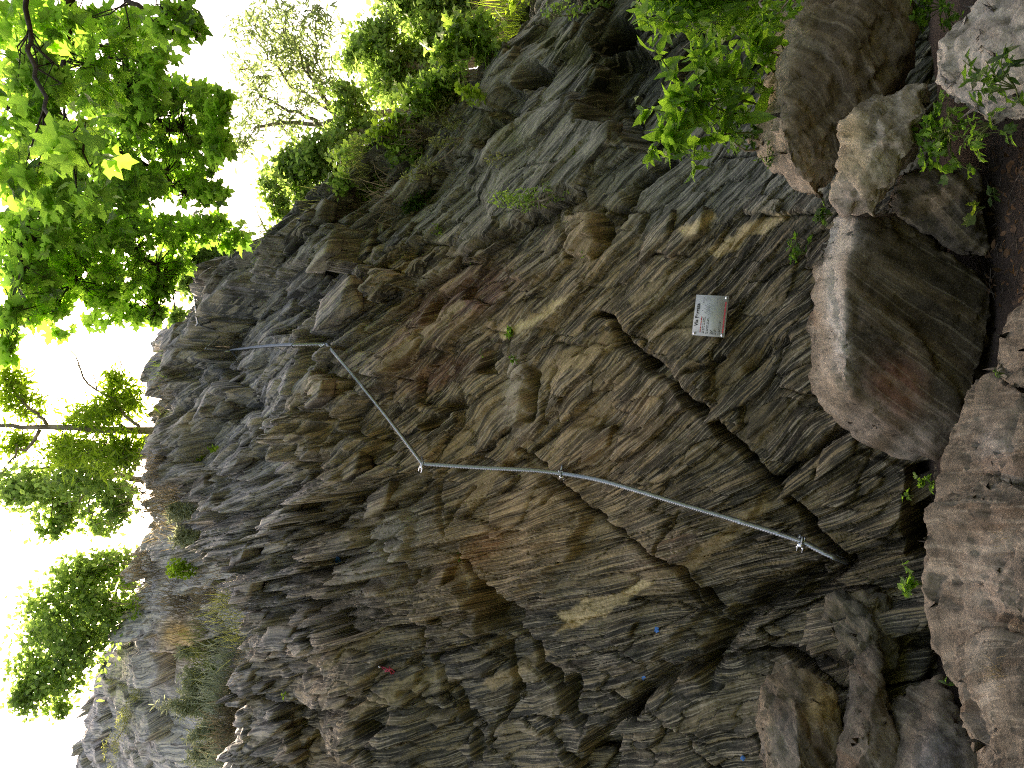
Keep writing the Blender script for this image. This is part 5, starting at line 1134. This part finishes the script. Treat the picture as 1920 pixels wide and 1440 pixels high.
H(541, 1298, 'single bright leafed seedling on the dark left blocks', .12, 4, 3, .06, L_LIME, tmpl=LOBED)
H(562, 1375, 'thin weed on the left blocks, nearest the left edge', .14, 5, 6, .03, L_GRASS, tmpl=NARROW)
H(862, 1040, 'tiny plant in the crack beside the ochre face', .07, 4, 3, .035, L_SHRUB)
H(766, 1072, 'tiny plant in the joint between the pale coarse blocks', .06, 3, 3, .03, L_SHRUB)
# bushes along the grey slab and the ridge at the right
bush('long leafy fringe hanging on the upper edge of the smooth grey slab', (1010, 375), [(950, 372, 30, 14), (990, 375, 28, 18), (1035, 360, 26, 16), (1055, 348, 14, 10)], .05, L_SHRUB, LANCE, 1.3, back=.02)
bush('dark rounded cushion plant under the yellow grass of the ridge', (795, 375), [(785, 368, 30, 26), (770, 390, 20, 16), (800, 352, 18, 14)], .05, L_DARK, dens=1.3)
bush('pale thin weeds on the slab beside the dark cushion plant', (930, 300), [(925, 300, 26, 10), (945, 292, 16, 8)], .04, L_GRASS, LANCE, .8)
bush('light green bush low on the ridge above the broken blocks', (690, 365), [(700, 352, 28, 26), (680, 330, 22, 24), (715, 300, 30, 26)], .07, L_SHRUB, LOBED, 1.2)
bush('bush with fresh light leaves in the middle of the ridge', (775, 285), [(760, 285, 34, 28), (735, 268, 24, 22), (790, 300, 22, 14)], .075, L_SHRUB, LOBED, 1.3)
bush('yellow green bush on the mossy edge of the ridge', (890, 180), [(888, 178, 26, 20), (870, 170, 20, 20)], .07, L_LIME, LOBED, 1.2)
bush('reddish grey twiggy bush behind the yellow green one', (840, 215), [(835, 200, 34, 26), (810, 225, 26, 18), (850, 230, 30, 14)], .06, L_GRASS, LANCE, 1.0)
bush('maple like sapling with big light leaves leaning over the ridge', (905, 115), [(880, 75, 34, 28), (905, 95, 26, 24), (850, 105, 34, 28), (865, 45, 22, 24), (825, 100, 26, 22)], .13, L_SHRUB, MAPLE, 1.0, objs=160)
bush('leafy sapling in front of the ragged mid green tree', (800, 190), [(790, 175, 34, 26), (765, 195, 28, 22), (815, 160, 24, 20)], .11, L_SHRUB, MAPLE, 1.0, objs=90)
bush('small sunlit bush on the grass bank at the right edge', (965, 15), [(955, 8, 16, 16), (1000, -10, 24, 16)], .08, L_LIME, dens=1.2)
bush('green weeds on the mossy rock edge by the grass bank', (1090, 25), [(1060, 15, 24, 12), (1095, 20, 22, 14), (1030, 20, 18, 10), (1130, 5, 26, 12)], .06, L_SHRUB, dens=1.0)
bush('soft pale green bush covering the skyline beside the bushy yellow green tree', (668, 330), [(655, 300, 34, 26), (640, 345, 22, 22), (675, 275, 28, 20)], .075, L_SHRUB, LOBED, 1.5)
bush('spreading light bush at the foot of the slender willow trunk', (745, 262), [(725, 235, 30, 24), (750, 225, 26, 22), (705, 255, 24, 18), (775, 235, 22, 16)], .08, L_LIME, LOBED, 1.4)
bush('fresh green bush between the leafy sapling and the maple like one', (850, 175), [(825, 165, 30, 24), (800, 195, 26, 20), (845, 140, 28, 22)], .08, L_SHRUB, LOBED, 1.5)
bush('green thicket right behind the maple like sapling', (925, 95), [(915, 60, 24, 26), (900, 40, 24, 24), (930, 85, 18, 18)], .085, L_SHRUB, LOBED, 1.3)
bush('low mixed weeds along the dark edge under the ridge bushes', (870, 260), [(770, 330, 26, 12), (830, 265, 34, 12), (800, 310, 26, 14), (860, 235, 28, 12)], .05, L_GRASS, LANCE, 1.3, back=.05)
k = 0
for (x, y, R_, n, mat, lab) in [(951, 40, .55, 420, L_DRY, 'dry straw coloured grass on the sunlit bank at the right edge'), (970, 15, .6, 320, L_LIME, 'green grass on the sunlit bank at the right edge'), (905, 150, .35, 120, L_DRY, 'dry brownish grass hanging over the mossy ridge edge'),
        (790, 240, .4, 150, L_DRY, 'reddish dry grass between the ridge bushes'), (740, 370, .45, 130, L_DRY, 'thin dry grass under the light green ridge bush'), (860, 330, .3, 60, L_DRY, 'sparse seed stalks on the dark slab edge'),
        (690, 300, .4, 140, L_GRASS, 'grass clump on top of the rock knob behind the ridge'), (600, 405, .3, 70, L_GRASS, 'grass clump by the small dark green tree'),
        (450, 632, .3, 90, L_DRY, 'bleached dry grass caught beside the thick cable'), (505, 440, .35, 120, L_LIME, 'yellow green grass clump by the bare dead stub'), (310, 690, .22, 60, L_LIME, 'small bright grass tuft on the flat crest block'),
        (320, 730, .35, 70, L_DRY, 'dry grass on the overhanging crest block'), (300, 880, .45, 160, L_DRY, 'tall dry grass on the crest left of the pale trunk'), (330, 905, .4, 140, L_DRY, 'dry grass in the notch of the crest'),
        (430, 1130, .4, 130, L_GRASS, 'green grass tuft on the ledge edge below the wire'), (410, 1090, .3, 70, L_DRY, 'straw tuft among the dark crest hollows'), (450, 1180, .35, 110, L_GRASS, 'weedy tuft on the left ledge edge'), (470, 1250, .35, 90, L_DRY, 'dry weeds below the left ledge'),
        (1660, 85, .2, 40, L_DRY, 'dry seed grass on the huge boulder'), (1880, 1262, .14, 40, L_DRY, 'dry reddish rootlets on the split slab'), (1880, 1000, .12, 25, L_DRY, 'few dry stalks on the broad brown slab')]:
    d = {1660: 4.38, 1880: 3.42, 951: 9.7, 970: 9.3}.get(x); d = 3.62 if (x, y) == (1880, 1000) else d
    P = cliff.hit(x, y, -.02) if d is None else at(x, y, d)
    grass(lab, P, UP, R_, n, .008 if d is None or d > 9 else .003, mat, foot=.14 if d is None else .3 if d > 9 else .03, spread=.4)
# weeds on the ledge and on the far hump at the left
def Hh(x, y, back=.3): return hump.hit(x, y, back)
def plume(lab, x, y, R_, n, mat=L_SAGE, leaf=.15, back=.45):
    return herb(lab, Hh(x, y, back), (0, 0, 1), R_, int(n * 1.7), 80, leaf, mat, tmpl=NARROW, spread=.16, droop=.12, start=.08, lspread=1.0, name='wormwood', cat='plant', group='silvery wormwood on the ledge')
plume('tallest silvery wormwood plume on the ledge, reaching up the hump', 420, 1330, 1.35, 16)
plume('silvery wormwood right of the tallest plume', 415, 1280, 1.0, 13)
plume('silvery wormwood at the left edge of the ledge', 425, 1420, .95, 15)
plume('small silvery wormwood under the orange lichen patch', 370, 1225, .5, 9)
plume('silvery wormwood between the tallest plume and the left edge', 430, 1375, .85, 14)
plume('low grey green wormwood among straw on the crest notch', 375, 1010, .6, 12, back=.5)
plume('second low wormwood on the crest notch', 365, 960, .55, 10, back=.5)
bush('olive gorse like scrub high on the far hump', (230, 1370), [(210, 1400, 14, 40), (235, 1345, 16, 34), (255, 1310, 12, 20)], .06, L_GRASS, NARROW, 1.6, hf=hump, group='bushes on the far hump')
bush('bright yellow green bush at the right end of the ledge', (355, 1065), [(335, 1065, 24, 18), (352, 1072, 16, 14)], .07, L_LIME, LOBED, 1.6, hf=hump, group='bushes on the far hump')
bush('low yellow green growth on the ledge below the lichen', (405, 1255), [(400, 1250, 16, 28), (412, 1290, 14, 24)], .05, L_LIME, OVATE, 1.6, hf=hump, group='bushes on the far hump')
bush('sunlit yellow bush behind the skyline of the far hump', (258, 1140), [(248, 1135, 16, 26)], .09, L_LIME, OVATE, 1.4, hf=hump, group='bushes on the far hump')
for i, (x, y, R_, n, mat, lab) in enumerate([(345, 1120, .45, 150, L_DRY, 'straw grass under the far cable bracket'), (395, 1120, .4, 130, L_DRY, 'straw grass right of the thin wire'), (400, 1200, .45, 170, L_GRASS, 'grass on the ledge beside the orange lichen'), (430, 1300, .5, 220, L_SAGE, 'green grass at the foot of the wormwood'), (430, 1400, .5, 220, L_SAGE, 'green grass at the left edge of the ledge'),
        (275, 1070, .4, 120, L_DRY, 'dry grass on the skyline of the far hump'), (330, 940, .5, 170, L_DRY, 'pale dry grass behind the crest notch'), (285, 930, .4, 120, L_DRY, 'pale dry grass in front of the short trunk'), (430, 1240, .4, 160, L_SAGE, 'weedy grass below the lichen patch'), (440, 1350, .4, 200, L_DRY, 'dry grass among the wormwood')]):
    grass(lab, Hh(x, y, .35), (0, 0, 1), R_, n * 3, .018, mat, foot=.34, spread=.3)
# litter on the soil
def litter():
    P = []
    for k in range(150):
        x, y = rng.uniform(1835, 1935), rng.uniform(270, 570); d = ray(x, y); t = (.06 - CAM[2]) / d[2]; P.append(CAM + d * t + np.array([0, 0, .012]))
    P = np.array(P); me = leaves_mesh('leaf_litter', OVATE, P, frames(len(P), 1, .35), rng.uniform(.02, .06, len(P)), rng.uniform(0, 1, len(P)))
    tag(obj('leaf_litter', me, L_DEAD), kind='stuff')
    m = MB()
    for k in range(60):
        x, y = rng.uniform(1835, 1935), rng.uniform(270, 570); d = ray(x, y); t = (.06 - CAM[2]) / d[2]; c = CAM + d * t + np.array([0, 0, .01]); a = rng.normal(size=3) * [1, 1, .1]; m.tube(np.array([c, c + unit(a) * rng.uniform(.03, .12)]), .0025, 4)
    tag(m.build('twig_litter', BARKD), kind='stuff')
litter()
